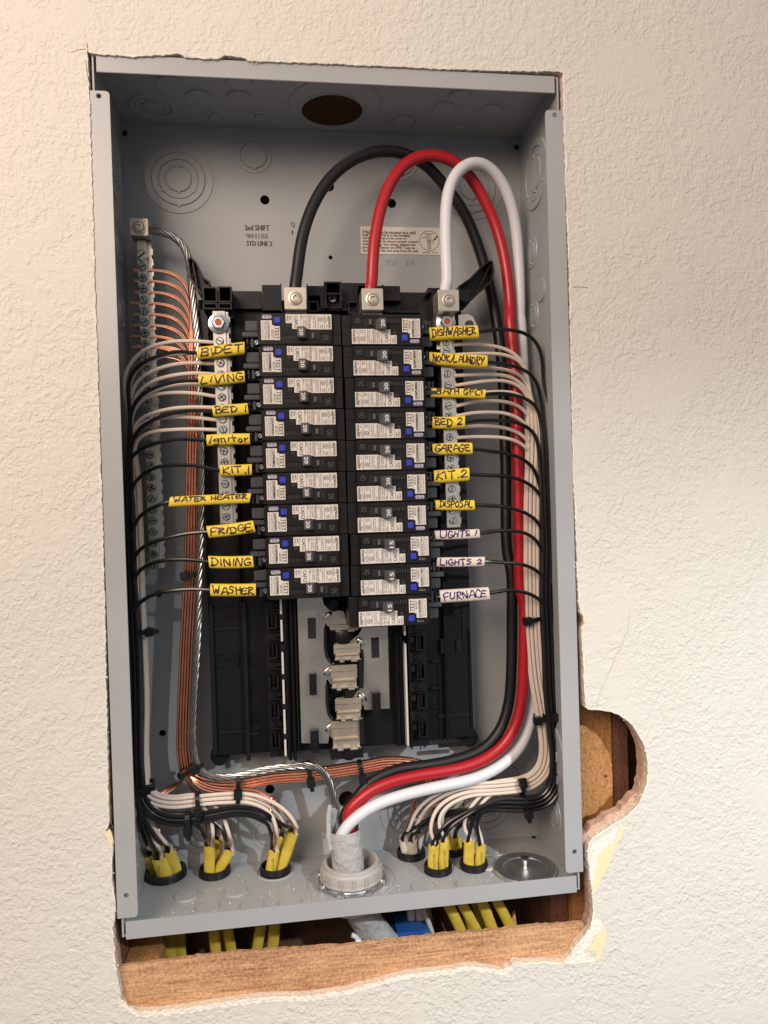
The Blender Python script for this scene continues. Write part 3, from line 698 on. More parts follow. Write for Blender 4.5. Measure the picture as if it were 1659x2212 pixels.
# moulded steps and slots of the empty lower base
rnd = random.Random(19)
mb = MB()
for (u0, v0, u1, v1, Y, d) in ((1345,410,1380,515,.0690,.0024),(1460,415,1500,510,.0690,.0024),(1500,200,1530,420,.0700,.0014),(1330,960,1560,968,.0700,.0014),(1330,1175,1570,1184,.0698,.0016),
        (1555,330,1570,1050,.0690,.0024),(1280,560,1330,575,.0695,.0020),(1280,760,1335,775,.0695,.0020),(1345,600,1352,1160,.0702,.0012),(1450,228,1560,240,.0695,.0020),(1050,300,1062,1190,.0600,.0130),(1020,300,1028,1190,.0620,.011)):
    a, b = at(15, u0, v0, Y), at(15, u1, v1, Y); mb.box(a.x, b.x, Y, Y+d, b.z, a.z)
for (u0, v0, u1, v1, Y, d) in ((700,395,905,402,.0695,.0020),(735,570,775,575,.0690,.0024),(735,650,775,656,.0690,.0024),(870,565,880,660,.0690,.0024),(925,220,932,1280,.0690,.0024),(750,1085,930,1090,.0695,.002),(940,1098,1020,1106,.0695,.002),(705,240,712,1240,.0680,.0034),(1235,210,1245,1280,.0600,.013),(1205,210,1214,1280,.0620,.011)):
    a, b = at(5, u0, v0, Y), at(5, u1, v1, Y); mb.box(a.x, b.x, Y, Y+d, b.z, a.z)
child(mb, "base_ribs", 'black_pl', inter, IR, .0003)
# bus plates from the photo outline
YP = .0575
def pl(pts, z=15, Y=YP): return [(at(z, a, b, Y).x, at(z, a, b, Y).z) for a, b in pts]
mb = MB()
mb.prism(pl([(300,100),(480,100),(497,160),(540,195),(640,205),(665,300),(525,318),(505,290),(500,330),(503,500),(520,555),(560,592),(640,602),(735,602),(735,700),(722,740),(545,742),(525,705),(513,705),(515,900),(530,960),(570,1005),(640,1018),(740,1015),(745,1120),(555,1135),(535,1110),(525,1170),(332,1168)]), YP, YP+.0016)
mb.prism(pl([(700,318),(960,310),(975,915),(790,925),(785,895),(775,885),(770,850),(580,852),(585,840),(700,820),(760,770),(785,730),(788,540),(780,485),(765,480),(765,450),(575,448),(570,440),(690,420),(745,380),(775,330)]), YP, YP+.0016)
bus = child(mb, "bus_bar", 'plate', inter, IR, .0003)
# stabs: folded tan blades with notched lips
for (u0, v0, u1, v1) in ((540,318,742,345),(568,455,765,565),(545,610,745,770),(578,855,775,995),(550,1020,768,1205)):
    mb = MB(); a = at(15, u0, v0, .050); b = at(15, u1, v1, .050)
    x0, x1, z1, z0 = a.x, b.x, a.z, b.z
    zm = z0 + (z1-z0)*.42
    mb.box(x0, x1, .0535, .0550, zm, z1); mb.box(x0+.001, x1-.001, .0515, .0530, z0+.001, zm-.0003)
    xm = (x0+x1)/2; t = .0009
    for (xa, xb, dz) in ((x0, x0+.0045, .002), (x0+.0045, xm-.003, 0), (xm-.003, xm+.003, .0016), (xm+.003, x1-.003, 0), (x1-.003, x1, .0012)):
        mb.box(xa, xb, .0475, .0514, z0+dz-.0002, z0+dz+.0010, 1)
    mb.box(x0+.002, x1-.002, .0530, .058, zm-.0006, zm+.0002)
    mb.box(x0+.0006, x1-.0006, .0512, .0516, z0+(z1-z0)*.30, z0+(z1-z0)*.30+.0007, 1); mb.box(x0+.0004, x1-.0004, .0532, .0536, z0+(z1-z0)*.72, z0+(z1-z0)*.72+.0006, 1)
    child(mb, "stab", ['stab', 'zinc'], inter, IR, .00025)
RIV = mat("bright_rivet", (.85, .85, .85), .16, 1)
for (u, v) in ((520,238),(530,645),(542,1058),(765,428),(775,835)):
    c = at(15, u, v, YP-.001); rot = -.6 if u < 600 else .8
    mb2 = MB(); mb2.lathe([(0, -.0024), (.003, -.0021), (.0046, -.0010), (.0052, 0)], (0, 0, 0), 'y', 20)
    mb2.xf(Matrix.Translation((c.x, YP-.0001, c.z)) @ Matrix.Rotation(rot, 4, 'Y') @ Matrix.Scale(.52, 4, (0, 0, 1)) @ Matrix.Identity(4))
    child(mb2, "rivet", RIV, inter, IR)
# slots and posts on the bus plates; dark moulded parts between
for (u0, v0, u1, v1) in ((375,255,440,403),(838,398,900,543)):
    mb = MB(); a, b = at(15, u0, v0, YP), at(15, u1, v1, YP); mb.box(a.x, b.x, YP-.0002, YP, b.z, a.z)
    child(mb, "bus_slot", 'slot', inter, IR)
mb = MB()
for (u0, v0, u1, v1, Y) in ((388,665,445,815,.052),(395,1080,462,1235,.050),(848,803,912,945,.050)):
    a, b = at(15, u0, v0, Y), at(15, u1, v1, Y); mb.box(a.x, b.x, Y, YP-.0001, b.z, a.z); mb.box(a.x+.002, b.x-.002, Y-.002, Y-.0001, b.z+.004, a.z-.008)
for (u, v, r) in ((640,395,.0072),(675,800,.0055),(680,1240,.0070),(570,150,.0070)):
    c = at(15, u, v, .052); mb.lathe([(0, -.0), (r*.55, 0), (r*.6, .0015), (r, .0035), (r, .012)], (c.x, .0505, c.z), 'y', 28)
a, b = at(15, 545, 1200, .052), at(15, 785, 1275, .052); mb.box(a.x, b.x, .0535, .0739, b.z, a.z)
for (u0, v0, u1, v1) in ((745,560,780,760),(750,965,790,1160)):
    a, b = at(15, u0, v0, .054), at(15, u1, v1, .054); mb.box(a.x, b.x, .0505, .0568, b.z, a.z)
for k, z in enumerate((-.095, -.16)): 
    pass
mb.tube(spline([at(15, 505, 330, .056), at(15, 508, 480, .056), at(15, 525, 550, .056), at(15, 570, 590, .056), at(15, 730, 596, .056)]), .0013, 8)
mb.tube(spline([at(15, 518, 740, .056), at(15, 522, 900, .056), at(15, 540, 970, .056), at(15, 580, 1010, .056)]), .0013, 8)
mb.tube(spline([at(15, 772, 490, .056), at(15, 775, 620, .056), at(15, 765, 720, .056), at(15, 725, 790, .056), at(15, 700, 820, .056)]), .0013, 8)
child(mb, "insulator", 'black_pl', inter, IR, 0)
mb = MB(); c = at(15, 640, 385, .049); screw(mb, (c.x, .0500, c.z), .0046, 'y', -1, .7, .0012); child(mb, "bus_screw", [mat("black_oxide", (.06, .055, .05), .35, 1), 'slot'], inter, IR)

# lugs
def lug(x, z, y0, parent, root, size=.0174, depth=.022):
    h = size/2; mb = MB()
    mb.box(x-h, x+h, y0, y0+depth, z-h, z+h)
    o = child(mb, "lug", 'lug', parent, root, .0004)
    m2 = MB()
    m2.lathe([(.0056, 0), (.0056, -.0006), (.0047, -.0008), (.0043, -.0002), (.0040, .0002), (.0034, -.0010), (.0022, -.0012), (.0022, .0030), (0, .0030)], (x, y0-.0001, z), 'y', 28)
    m2.lathe([(0, .0), (.0019, 0)], (x, y0+.0016, z), 'y', 6, 1)
    c = child(m2, "set_screw", ['lug', 'slot'], o, root)
    return o
for x, z in ((-.0355, .1562), (.0265, .1560)):
    lug(x, z, .018, inter, IR)
    mb = MB(); mb.box(x-.0075, x+.0075, .0402, .070, z-.0075, z+.004); mb.box(x-.008, x+.008, .0405, .0425, z-.016, z-.0076); 
    mb.box(x-.0075, x+.0085, .026, .028, z-.0125, z-.0089)
    child(mb, "lug_strap", 'plate', inter, IR, .0003)
lug(.0894, .1555, .018, inter, IR)
# neutral bars
def neutral(xs, z0, z1, screws, Y, label, hx=.0050):
    mb = MB(); (xt, xb) = xs
    mb.prism([(xt-hx, z1), (xt+hx, z1), (xb+hx, z0), (xb-hx, z0)], Y, Y+.012)
    # stepped clamp edge
    mb.prism([(xt+hx, z1), (xt+hx+.0022, z1), (xb+hx+.0022, z0), (xb+hx, z0)], Y+.0025, Y+.011)
    n = int((z1-z0)/.0089)
    for k in range(n):
        z = z0 + .0089*(k+.35); t = (z-z0)/(z1-z0); x = xb + (xt-xb)*t
        mb.box(x+hx+.0022, x+hx+.0034, Y+.004, Y+.010, z, z+.0052)
    bar = child(mb, "neutral_bar", 'plate', inter, IR, .0003)
    rnd = random.Random(int(abs(xt)*1e4))
    for z in screws:
        t = (z-z0)/(z1-z0); x = xb + (xt-xb)*t; m2 = MB()
        screw(m2, (x, Y, z), .0032, 'y', -1, rnd.uniform(0, 3.1), .0016, cross=rnd.random() < .5)
        child(m2, "terminal_screw", ['zinc', 'slot'], bar, IR)
    return bar
def zs(z, u, vs, Y): return [at(z, u, v, Y).z for v in vs]
YN = .034
neutral((-.0970, -.0962), -.0218, .1500, zs(3, 770, [378,452,525,600,680,752,825,900,968,1040,1112,1185,1258,1330,1403,1478,1548], YN), YN, "")
neutral((.0898, .0912), -.0315, .1360, zs(4, 740, [375,432,505,580,650,725,788,850,925,990,1058,1125,1190,1260,1325,1390,1465,1530], YN), YN, "")
# bolt with washer on the left bar; bracket and bolt on the right one
def bolt(x, z, y, red):
    mb = MB(); mb.lathe([(.0060, 0), (.0082, -.0001), (.0082, -.0012), (.0050, -.0022)], (x, y, z), 'y', 32)
    mb.lathe([(0, -.0058), (.0048, -.0058), (.0058, -.0050), (.0058, -.0010)], (x, y, z), 'y', 6, 0, False)
    mb.lathe([(0, -.0064), (.0026, -.0064), (.0026, -.0050)], (x, y, z), 'y', 16, 1 if red else 0)
    child(mb, "bolt", ['zinc', 'redpaint'], inter, IR)
p = at(3, 747, 262, YN); bolt(p.x, p.z, YN-.0001, True)
p = at(4, 720, 252, YN); bolt(p.x, p.z, YN-.0015, True)
mb = MB(); mb.box(.0815, .0975, .032, .0339, .1365, .150); mb.box(.083, .096, .0402, .052, .120, .150)
child(mb, "strap", 'plate', inter, IR, .0004)
mb = MB(); c = at(4, 858, 262, .05); pts = []
a = at(4, 800, 300, .05); b = at(4, 915, 300, .05)
pts = [(a.x, a.z-.004), (a.x, at(4, 800, 205, .05).z), (c.x, at(4, 860, 198, .05).z), (b.x-.003, at(4, 860, 212, .05).z), (b.x, c.z), (b.x, a.z-.004)]
mb.prism(pts, .046, .0478, 0, [circ(c.x+.0015, c.z-.0012, .0042, 20)]); child(mb, "mounting_ear", 'plate', inter, IR, .0003)

# ------------------------------------------------------------------ ground bar
GR = (-.160, .0965, -.060)
gb = empty("ground_bar", GR, "long aluminium ground bar with green screws along the left side of the box", "ground bar")
lo = lug(-.1612, .2252, .058, gb, GR, .0142, .018)
mb = MB(); YG = .066
mb.prism([(-.1650, .2170), (-.1575, .2170), (-.1556, -.0585), (-.1631, -.0585)], YG, YG+.0085)
bar = child(mb, "bar", 'plate', gb, GR, .0003)
mb = MB(); mb.prism([(-.1573, .2170), (-.1538, .2170), (-.1519, -.0585), (-.1554, -.0585)], YG+.004, YG+.0075)
for k in range(30):
    z = -.055 + .0090*k; x = -.1537 + (.1519-.1538)*0 - (z+.0585)*.0069 + .0012
    mb.box(x, x+.0016, YG+.0035, YG+.009, z, z+.0055)
mb.box(-.1640, -.1545, YG+.0087, .0965, .190, .205); mb.box(-.1620, -.1530, YG+.0087, .0965, -.04, -.02)
child(mb, "bar_edge", 'plate', gb, GR, .0003)
gz = [at(1, 470, 1428, YG).z] + [at(1, 475, 1500 + 71.6*k, YG).z for k in range(28)]
rnd = random.Random(8)
for k, z in enumerate(gz):
    if z < -.056: break
    m2 = MB(); x = -.16115 + (.2170 - z)*.0069
    screw(m2, (x, YG, z), .0036 if k else .0046, 'y', -1, rnd.uniform(0, 3.1), .0018, cross=rnd.random() < .4)
    child(m2, "terminal_screw", ['screw_green' if k else 'plate', 'slot'], bar, GR)

# ------------------------------------------------------------------ breakers
YF = .016
def make_breaker(amp, gen):
    """local frame: x from wire end (0) to bus end, z down from 0, y depth from face 0"""
    root = bpy.data.objects.new("circuit_breaker", None); COL.objects.link(root); root.empty_display_size = .01
    B = (.031, .054, -.0125)            # Empty at the back centre
    def ch(mb, name, m, par=None, bev=0): return child(mb, name, m, par or root, B, bev)
    mb = MB(); Hh = .0246
    mb.box(0, .0560, 0, .050, -Hh, 0); mb.box(.0562, .0638, .0035, .050, -Hh, 0)
    mb.box(-.0022, -.0001, .0030, .048, -Hh+.0005, -.0005)
    # fine moulded lines on the face
    mb.box(.0155, .0555, -.0005, -.00005, -Hh+.0006, -Hh+.0026)
    mb.box(.0155, .0300, -.0004, -.00005, -.0172, -.0168); mb.box(.0155, .0158, -.0004, -.00005, -.0215, -.0173)
    mb.box(.0465, .0555, -.0004, -.00005, -.0166, -.0162); mb.box(.0463, .0467, -.0004, -.00005, -.0218, -.0167)
    mb.box(.0573, .0625, .0030, .0034, -.0162, -.0159); mb.box(.0573, .0576, .0030, .0034, -.0240, -.0163)
    mb.box(.0185, .0187, -.0003, -.00005, -.0165, -.0085); mb.box(.0187, .0205, -.0003, -.00005, -.0088, -.0085)
    ch(mb, "case", 'brk', None, .0005)
    # wire terminal end
    mb = MB()
    mb.box(-.0125, -.0023, .016, .046, -.0105, -.0020); mb.box(-.0150, -.0023, .0125, .040, -.0158, -.0118)
    mb.box(-.0110, -.0023, .0190, .046, -.0205, -.0165); mb.box(-.0125, -.0023, .0215, .046, -.0240, -.0212)
    mb.box(-.0085, -.0060, .0150, .0189, -.0238, -.0160); mb.box(-.0118, -.0105, .0150, .020, -.0238, -.0160)
    ch(mb, "wire_terminal", 'brk_step', None, .0006)
    mb = MB(); screw(mb, (-.0040, .0186, -.0190), .0024, 'y', -1, .8, .001); ch(mb, "terminal_screw", ['zinc', 'slot'])
    # recess, toggle and rating tag
    mb = MB(); mb.box(.0352, .0466, -.0006, -.0001, -.0212, -.0150); ch(mb, "toggle_slot", 'slot')
    mb = MB(); mb.box(.0402, .0424, -.0022, -.0007, -.0202, -.0158); ch(mb, "slide", 'tag', None, .0003)
    mb = MB()
    vs = [(.0288, -.0065, -.0118), (.0344, -.0065, -.0114), (.0344, -.0065, -.0202), (.0288, -.0065, -.0202),
          (.0288, -.0001, -.0118), (.0372, -.0001, -.0122), (.0372, -.0001, -.0202), (.0288, -.0001, -.0202)]
    mb.add(vs, [(0, 1, 2, 3), (7, 6, 5, 4), (0, 4, 5, 1), (1, 5, 6, 2), (2, 6, 7, 3), (3, 7, 4, 0)])
    hd = ch(mb, "toggle", 'tag', None, .0004)
    mb = MB(); text(mb, str(amp), (.0303, -.0067, -.0132), (0, 0, -1), (1, 0, 0), .0054, .0030, 0, .00020); ch(mb, "rating_number", 'whiteink', hd)
    # engraved OFF / ON and test marks
    mb = MB(); yk = -.00055
    text(mb, "OFF", (.0250, yk, -.0172), (0, 0, -1), (1, 0, 0), .0034, .0018) if 0 else None; text(mb, "ON", (.0490, yk, -.0172), (0, 0, -1), (1, 0, 0), .0042, .0046)
    for k in range(5): mb.box(.0174 + k*.0022, .0177 + k*.0022, -.0004, -.0002, -.0205, -.0178)
    for k in range(3): mb.box(.0205 + k*.0010, .0208 + k*.0010, -.0004, -.0002, -.0108, -.0088)
    ch(mb, "engraved_marks", 'greyink')
    # test button
    mb = MB(); mb.box(.0109, .0159, -.0013, -.0001, -.0081, -.0031); ch(mb, "test_button", 'blue', None, .0005)
    # main label
    y0, y1 = -.0003, -.00005
    X = lambda x: (x - 400)*.0000511; Z = lambda y: -(y - 115)*.0000511
    mb = MB()
    for (a, b, c_, d_) in ((792, 888, 130, 268), (889, 1066, 131, 357), (1067, 1150, 131, 352), (1151, 1502, 132, 364)): mb.box(X(a), X(b)+.00003, y0, y1, Z(d_), Z(c_))
    lb = ch(mb, "rating_label", 'paper')
    mb = MB(); yt = -.00042
    def tx(s, x0, x1, v0, v1, mi=0, bold=0): text(mb, s, (X(x0), yt, Z(v0)), (0, 0, -1), (1, 0, 0), (v1-v0)*.0000511, (x1-x0)*.0000511, mi, bold)
    def hl(x, v0, v1): mb.add([(X(x), yt, Z(v0)), (X(x+4), yt, Z(v0)), (X(x+4), yt, Z(v1)), (X(x), yt, Z(v1))], [(0, 1, 2, 3)])
    tx("SIEMENS", 1458, 1488, 160, 348, 0, .00012); tx("TYPE", 1428, 1450, 160, 235); tx("QAF2N", 1394, 1418, 155, 260); tx("40°C", 1410, 1435, 292, 350)
    hl(1454, 134, 362); hl(1386, 134, 362); hl(1272, 134, 362) if 0 else None; hl(1022, 133, 355); hl(889, 135, 268); hl(1150, 134, 340)
    tx("HACR", 1348, 1370, 290, 350); tx("SWD", 1318, 1340, 300, 348); tx("LISTED E10315", 1284, 1304, 165, 345)
    tx("Circuit Breaker &", 1244, 1266, 150, 348); tx("Combination Type", 1214, 1236, 150, 348); tx("AFCI", 1186, 1206, 150, 200); tx("ISSUE NO. D1E2183", 1156, 1176, 150, 350)
    tx("Interrupting Rating", 1122, 1144, 150, 338); tx("10kA 120/240V~", 1090, 1112, 150, 335); tx("Max. RMS Sym.", 1058, 1080, 150, 330); tx("60Hz", 1030, 1050, 150, 205)
    tx("CAFCI", 925, 980, 155, 335, 0, .00010); tx("ARC", 848, 872, 150, 225, 0, .00006); tx("FAULT", 808, 834, 148, 250, 0, .00006)
    def rg(x, v, r, wd, n=20):
        A = circ(X(x), Z(v), r, n); Bq = circ(X(x), Z(v), r-wd, n)
        mb.add([(p[0], yt, p[1]) for p in A] + [(p[0], yt, p[1]) for p in Bq], [(i, (i+1) % n, n + (i+1) % n, n + i) for i in range(n)])
    rg(1342, 208, .0019, .00032); tx("UL", 1326, 1360, 192, 226, 0, .0001)
    ch(mb, "label_print", 'ink', lb)
    # wiring label
    mb = MB()
    mb.box(X(410), X(578), y0, y1, Z(528), Z(226)); mb.box(X(578)+.00002, X(610), y0, y1, Z(528), Z(300)); mb.box(X(610)+.00002, X(697), y0, y1, Z(530), Z(315))
    m_w = ch(mb, "wiring_label", 'paper')
    mb = MB(); hl(606, 318, 526); hl(495, 230, 524)
    tx("TEST", 620, 682, 328, 515, 0, .00016); tx("AF233" if not gen else "BG203", 564, 596, 365, 492, 0, .00004)
    tx("Wire 60/75°C 25 lb-in", 462, 486, 245, 518); tx("AWG CU #14-8 AL #12-8", 426, 448, 245, 500)
    ch(mb, "wiring_print", 'ink', m_w)
    if not gen:
        mb = MB(); a, b, c_, d_ = X(430), X(576), Z(200), Z(142); rr_ = .0012
        P = []
        for (qx, qz, s0) in ((b-rr_, d_-rr_, 0), (a+rr_, d_-rr_, 90), (a+rr_, c_+rr_, 180), (b-rr_, c_+rr_, 270)):
            for k in range(5): an = math.radians(s0 + 22.5*k); P.append((qx + rr_*math.cos(an), qz + rr_*math.sin(an)))
        mb.prism(P, -.0003, -.00005)
        bd_ = ch(mb, "version_badge", 'purple')
        mb = MB(); q = len(P); c0 = Vector((sum(p[0] for p in P)/q, sum(p[1] for p in P)/q))
        In = [((p[0]-c0.x)*.90 + c0.x, (p[1]-c0.y)*.84 + c0.y) for p in P]; Ou = [((p[0]-c0.x)*.97 + c0.x, (p[1]-c0.y)*.96 + c0.y) for p in P]
        mb.add([(p[0], yt, p[1]) for p in Ou] + [(p[0], yt, p[1]) for p in In], [(i, (i+1) % q, q + (i+1) % q, q + i) for i in range(q)])
        tx("A", 530, 562, 155, 188, 0, .0001); tx("0", 485, 520, 155, 188, 0, .0001); tx("3", 445, 475, 155, 188, 0, .0001)
        ch(mb, "badge_print", 'whiteink', bd_)
    else:
        mb = MB(); text(mb, "Gen", (X(470), yt, Z(192)), (1, 0, 0), (0, 0, 1), .0052, .0017); 
        # reads upright on the right-hand row, which is turned by half a turn
        cxm = (min(v[0] for v in mb.v) + max(v[0] for v in mb.v)); czm = (min(v[2] for v in mb.v) + max(v[2] for v in mb.v))
        mb.v = [(cxm - v[0], v[1], czm - v[2]) for v in mb.v]
        ch(mb, "badge_print", 'goldink')
    return root, m_w
proto20, _ = make_breaker(20, False); proto15, _ = make_breaker(15, True)
names_l = ["BIDET", "LIVING", "BED 1", "Ignitor", "KIT.1", "WATER HEATER", "FRIDGE", "DINING", "WASHER"]
names_r = ["DISHWASHER", "NOOK/LAUNDRY", "BATH GFCI", "BED 2", "GARAGE", "KIT.2", "DISPOSAL", "LIGHTS 1", "LIGHTS 2", "FURNACE"]
ser_l = ["G2509030061", "E2509030833", "G2509030071", "J2509030074", "G2509030074", "H2509030064", "J2509030076", "H2509030063", "H2509030065"]
ser_r = ["R2507130231", "R2507130229", "K2507130352", "P2509030639", "P2509030638", "I2507130125", "H2509030053", "B2505077461", "C2505077165", "B2505058680"]
ordn = ["top", "second", "third", "fourth", "fifth", "sixth", "seventh", "eighth", "ninth", "tenth"]
OFFS = Vector((.031, .054, -.0125))
used = {20: False, 15: False}
def place_breaker(i, side):
    amp = 20 if side < 0 or i < 7 else 15
    src = proto20 if amp == 20 else proto15
    o = src if not used[amp] else copy_tree(src); used[amp] = True
    rz = random.Random(i*7 + side)
    if side < 0:
        o.location = Vector((-.0636, YF, .1437 - .0253*i)) + OFFS; o.rotation_euler = (0, 0, 0); o.location.x += [0, 0, .0001, .0004, .0006, .0002, .0004, .0004, .0006][i]
        nm, sr = names_l[i], ser_l[i]
    else:
        o.rotation_euler = (0, math.pi, 0); xo, zb = .0651, .1432 - .0246 - .0253*i
        o.location = Vector((xo - OFFS.x, YF + OFFS.y, zb - OFFS.z)); o.location.x += [0, .0005, .0008, .0006, .0004, .0004, .0002, .0016, .0012, -.0014][i]
        nm, sr = names_r[i], ser_r[i]
    o.rotation_euler.z = rz.uniform(-.004, .004)
    tag(o, "%s amp black circuit breaker feeding the %s wire, %s in the %s row" % ("twenty" if amp == 20 else "fifteen", nm, ordn[i], "left" if side < 0 else "right"), "circuit breaker", "circuit breakers in two rows")
    mb = MB(); X = lambda x: (x - 400)*.0000511; Z = lambda y: -(y - 115)*.0000511
    text(mb, sr, (X(508), -.00042, Z(242)), (0, 0, -1), (1, 0, 0), 270*.0000511, 36*.0000511, 0, .00004)
    lab = [c for c in o.children if c.name.startswith("wiring_label")][0]
    child(mb, "serial_number", 'ink', lab, OFFS)
    return o
for i in range(9): place_breaker(i, -1)
for i in range(10): place_breaker(i, 1)

# ------------------------------------------------------------------ sleeves with handwriting
SF = {
 'A': [[(0,0),(.42,1),(.62,.97),(.8,0)],[(.15,.38),(.72,.42)]],
 'B': [[(.08,.02),(.12,1)],[(.02,.95),(.5,.98),(.62,.75),(.15,.55),(.62,.42),(.66,.12),(.05,.02)]],
 'C': [[(.7,.85),(.4,1),(.1,.7),(.05,.35),(.25,.02),(.7,.1)]],
 'D': [[(.1,0),(.12,1)],[(0,.95),(.45,.92),(.72,.55),(.5,.1),(0,.02)]],
 'E': [[(.68,.98),(.1,.92),(.08,.05),(.7,.04)],[(.1,.5),(.58,.54)]],
 'F': [[(.7,1),(.08,.93),(.1,0)],[(.1,.5),(.55,.53)]],
 'G': [[(.68,.88),(.35,1),(.06,.6),(.12,.1),(.5,.0),(.68,.3),(.66,.45),(.38,.45)]],
 'H': [[(.08,.0),(.12,1)],[(.64,0),(.66,1)],[(.1,.48),(.68,.52)]],
 'I': [[(.12,.02),(.16,1)]],
 'K': [[(.1,0),(.12,1)],[(.68,.98),(.14,.45),(.7,.0)]],
 'L': [[(.1,1),(.06,.05),(.62,.03)]],
 'N': [[(.06,0),(.1,.98),(.6,.02),(.66,1)]],
 'O': [[(.38,1),(.08,.65),(.1,.2),(.4,.0),(.66,.3),(.62,.8),(.36,1)]],
 'P': [[(.1,0),(.12,1)],[(.04,.95),(.5,.98),(.66,.72),(.5,.5),(.12,.45)]],
 'R': [[(.1,0),(.12,1)],[(.02,.95),(.5,.98),(.62,.74),(.15,.48),(.72,.0)]],
 'S': [[(.66,.92),(.3,1),(.1,.75),(.6,.4),(.5,.05),(.04,.06)]],
 'T': [[(.0,.95),(.72,1)],[(.36,.97),(.34,0)]],
 'U': [[(.08,1),(.06,.25),(.3,.0),(.6,.2),(.64,1)]],
 'V': [[(.04,1),(.34,0),(.7,1)]],
 'W': [[(.02,1),(.2,.02),(.42,.6),(.6,.02),(.86,1)]],
 'Y': [[(.04,1),(.34,.5),(.7,1)],[(.66,.95),(.3,-.12)]],
 '/': [[(.6,1.1),(.05,-.1)]], '.': [[(.2,.02),(.24,.08)]],
 '1': [[(.22,.0),(.26,1)]],
 '2': [[(.08,.78),(.35,1),(.62,.75),(.4,.35),(.05,.05),(.72,.08)]],
 'g': [[(.5,.62),(.15,.6),(.1,.25),(.45,.2),(.55,.6),(.52,-.25),(.15,-.28)]],
 'n': [[(.1,.6),(.12,.05)],[(.12,.45),(.38,.62),(.5,.05)]],
 'i': [[(.15,.6),(.17,.05)]], 't': [[(.25,.95),(.28,.05)],[(.02,.62),(.55,.66)]],
 'o': [[(.3,.62),(.08,.3),(.3,.04),(.52,.3),(.3,.62)]], 'r': [[(.12,.6),(.14,.05)],[(.14,.4),(.45,.64)]],
}
WD = {'I': .34, '1': .45, '.': .35, 'i': .32, 'W': 1.05, '/': .6, ' ': .55, 'o': .62, 'n': .62, 'g': .7, 'r': .55, 't': .62}
def sleeve(z, u0, v0, u1, v1, hpx, Y0, Y1, word, yellow, side, fl=.72, txspan=(.04, .95), hk=.52, shift=0., pen=.00105):
    a, b = at(z, u0, v0, Y0), at(z, u1, v1, Y1)
    s = ZM[z][2]*.768056; dist = ((a+b)/2 - CAM).length
    hh = hpx*s*dist/FPX/2; L = (b-a).length; ax = (b-a).normalized()
    upv = Vector((0, 0, 1)); upv = (upv - ax*upv.dot(ax)).normalized(); fr = ax.cross(upv); 
    if fr.y > 0: fr = -fr
    dp = hh*fl; rnd = random.Random(word + str(yellow)); n = 24; NS = 26
    bow = rnd.uniform(-.0005, .0005)
    def surf(t, an, off=0.):
        c = a + ax*(L*t) + upv*(bow*math.sin(math.pi*t)) + fr*(.0003*math.sin(3*t))
        ca, sa = math.cos(an), math.sin(an)
        # squarish oval section
        e = 1/( (abs(ca)**2.6 + abs(sa)**2.6)**(1/2.6) )
        return c + upv*((hh+off)*sa*e) + fr*((dp+off)*ca*e)
    mb = MB(); vs = []; cut = rnd.uniform(-.02, .02)
    for i in range(NS+1):
        for k in range(n):
            an = 2*math.pi*k/n; t = i/NS; t += (cut*math.sin(an) if i in (0, NS) else 0)
            vs.append(surf(t, an))
    m = len(vs)
    for i in (0, NS):
        for k in range(n): an = 2*math.pi*k/n; vs.append(surf(i/NS + (.02 if i == 0 else -.02), an, -.0007))
    fs = [(i*n+k, i*n+(k+1) % n, (i+1)*n+(k+1) % n, (i+1)*n+k) for i in range(NS) for k in range(n)]
    fs += [(m+k, m+(k+1) % n, (k+1) % n, k) for k in range(n)] + [(NS*n+k, NS*n+(k+1) % n, m+n+(k+1) % n, m+n+k) for k in range(n)]
    mb.add(vs, fs, 0, True)
    base_p = (a+b)/2
    o = mb.build("wire_label", 'yellow' if yellow else 'white_sleeve', None, 0, base_p)
    # writing
    mb = MB(); tot = sum(WD.get(c, .82) for c in word); sp = (txspan[1]-txspan[0])*L/tot; x = txspan[0]*L
    if side > 0 and False: pass
    H = hh*2*hk
    def mp(px, pz):
        t = px/L; q = max(-.98, min(.98, (pz + shift*hh)/hh)); an = math.asin(q)*.93
        return surf(t, an, .00018)
    for c in word:
        wch = WD.get(c, .82)*sp; jx, jz, jr = rnd.uniform(-.06, .06)*sp, rnd.uniform(-.09, .09)*H, rnd.uniform(-.25, .40)
        for st_ in SF.get(c, []):
            pts = []
            for (p, q) in st_:
                pts.append(Vector((x + jx + (p + (q-.5)*jr*.6 + .06)*sp*.96, (q-.5)*H*(.92 + .12*math.sin(x*700)) + jz + rnd.uniform(-.06, .06)*H, 0)))
            if len(pts) > 2: pts = spline(pts, .0006)
            else: pts = [pts[0].lerp(pts[1], k/6) for k in range(7)]
            Lf = []; Rt = []
            for i, p in enumerate(pts):
                d = (pts[min(i+1, len(pts)-1)] - pts[max(i-1, 0)]).normalized(); nn = Vector((-d.y, d.x, 0))*pen*(.5 + .12*math.sin(i*.7 + x*900))
                Lf.append(mp((p+nn).x, (p+nn).y)); Rt.append(mp((p-nn).x, (p-nn).y))
            k = len(pts); mb.add(Lf + Rt, [(i, i+1, k+i+1, k+i) for i in range(k-1)])
            for p in (pts[0], pts[-1]):
                mb.add([mp(p.x + pen*.5*math.cos(q*math.pi/4), p.y + pen*.5*math.sin(q*math.pi/4)) for q in range(8)], [list(range(8))])
        x += wch
    mb.xf(Matrix.Translation(-base_p)); mb.build("handwriting", 'marker' if yellow else 'marker_purple', o, fix=False)
    LST = names_l if side < 0 else names_r
    tag(o, "%s sleeve reading %s, %s from the top %s of the breakers" % ("yellow" if yellow else "white", word, ordn[LST.index(word)].replace("top", "first"), "left" if side < 0 else "right"), "wire label", "handwritten sleeves on the breaker wires")
    return a, b
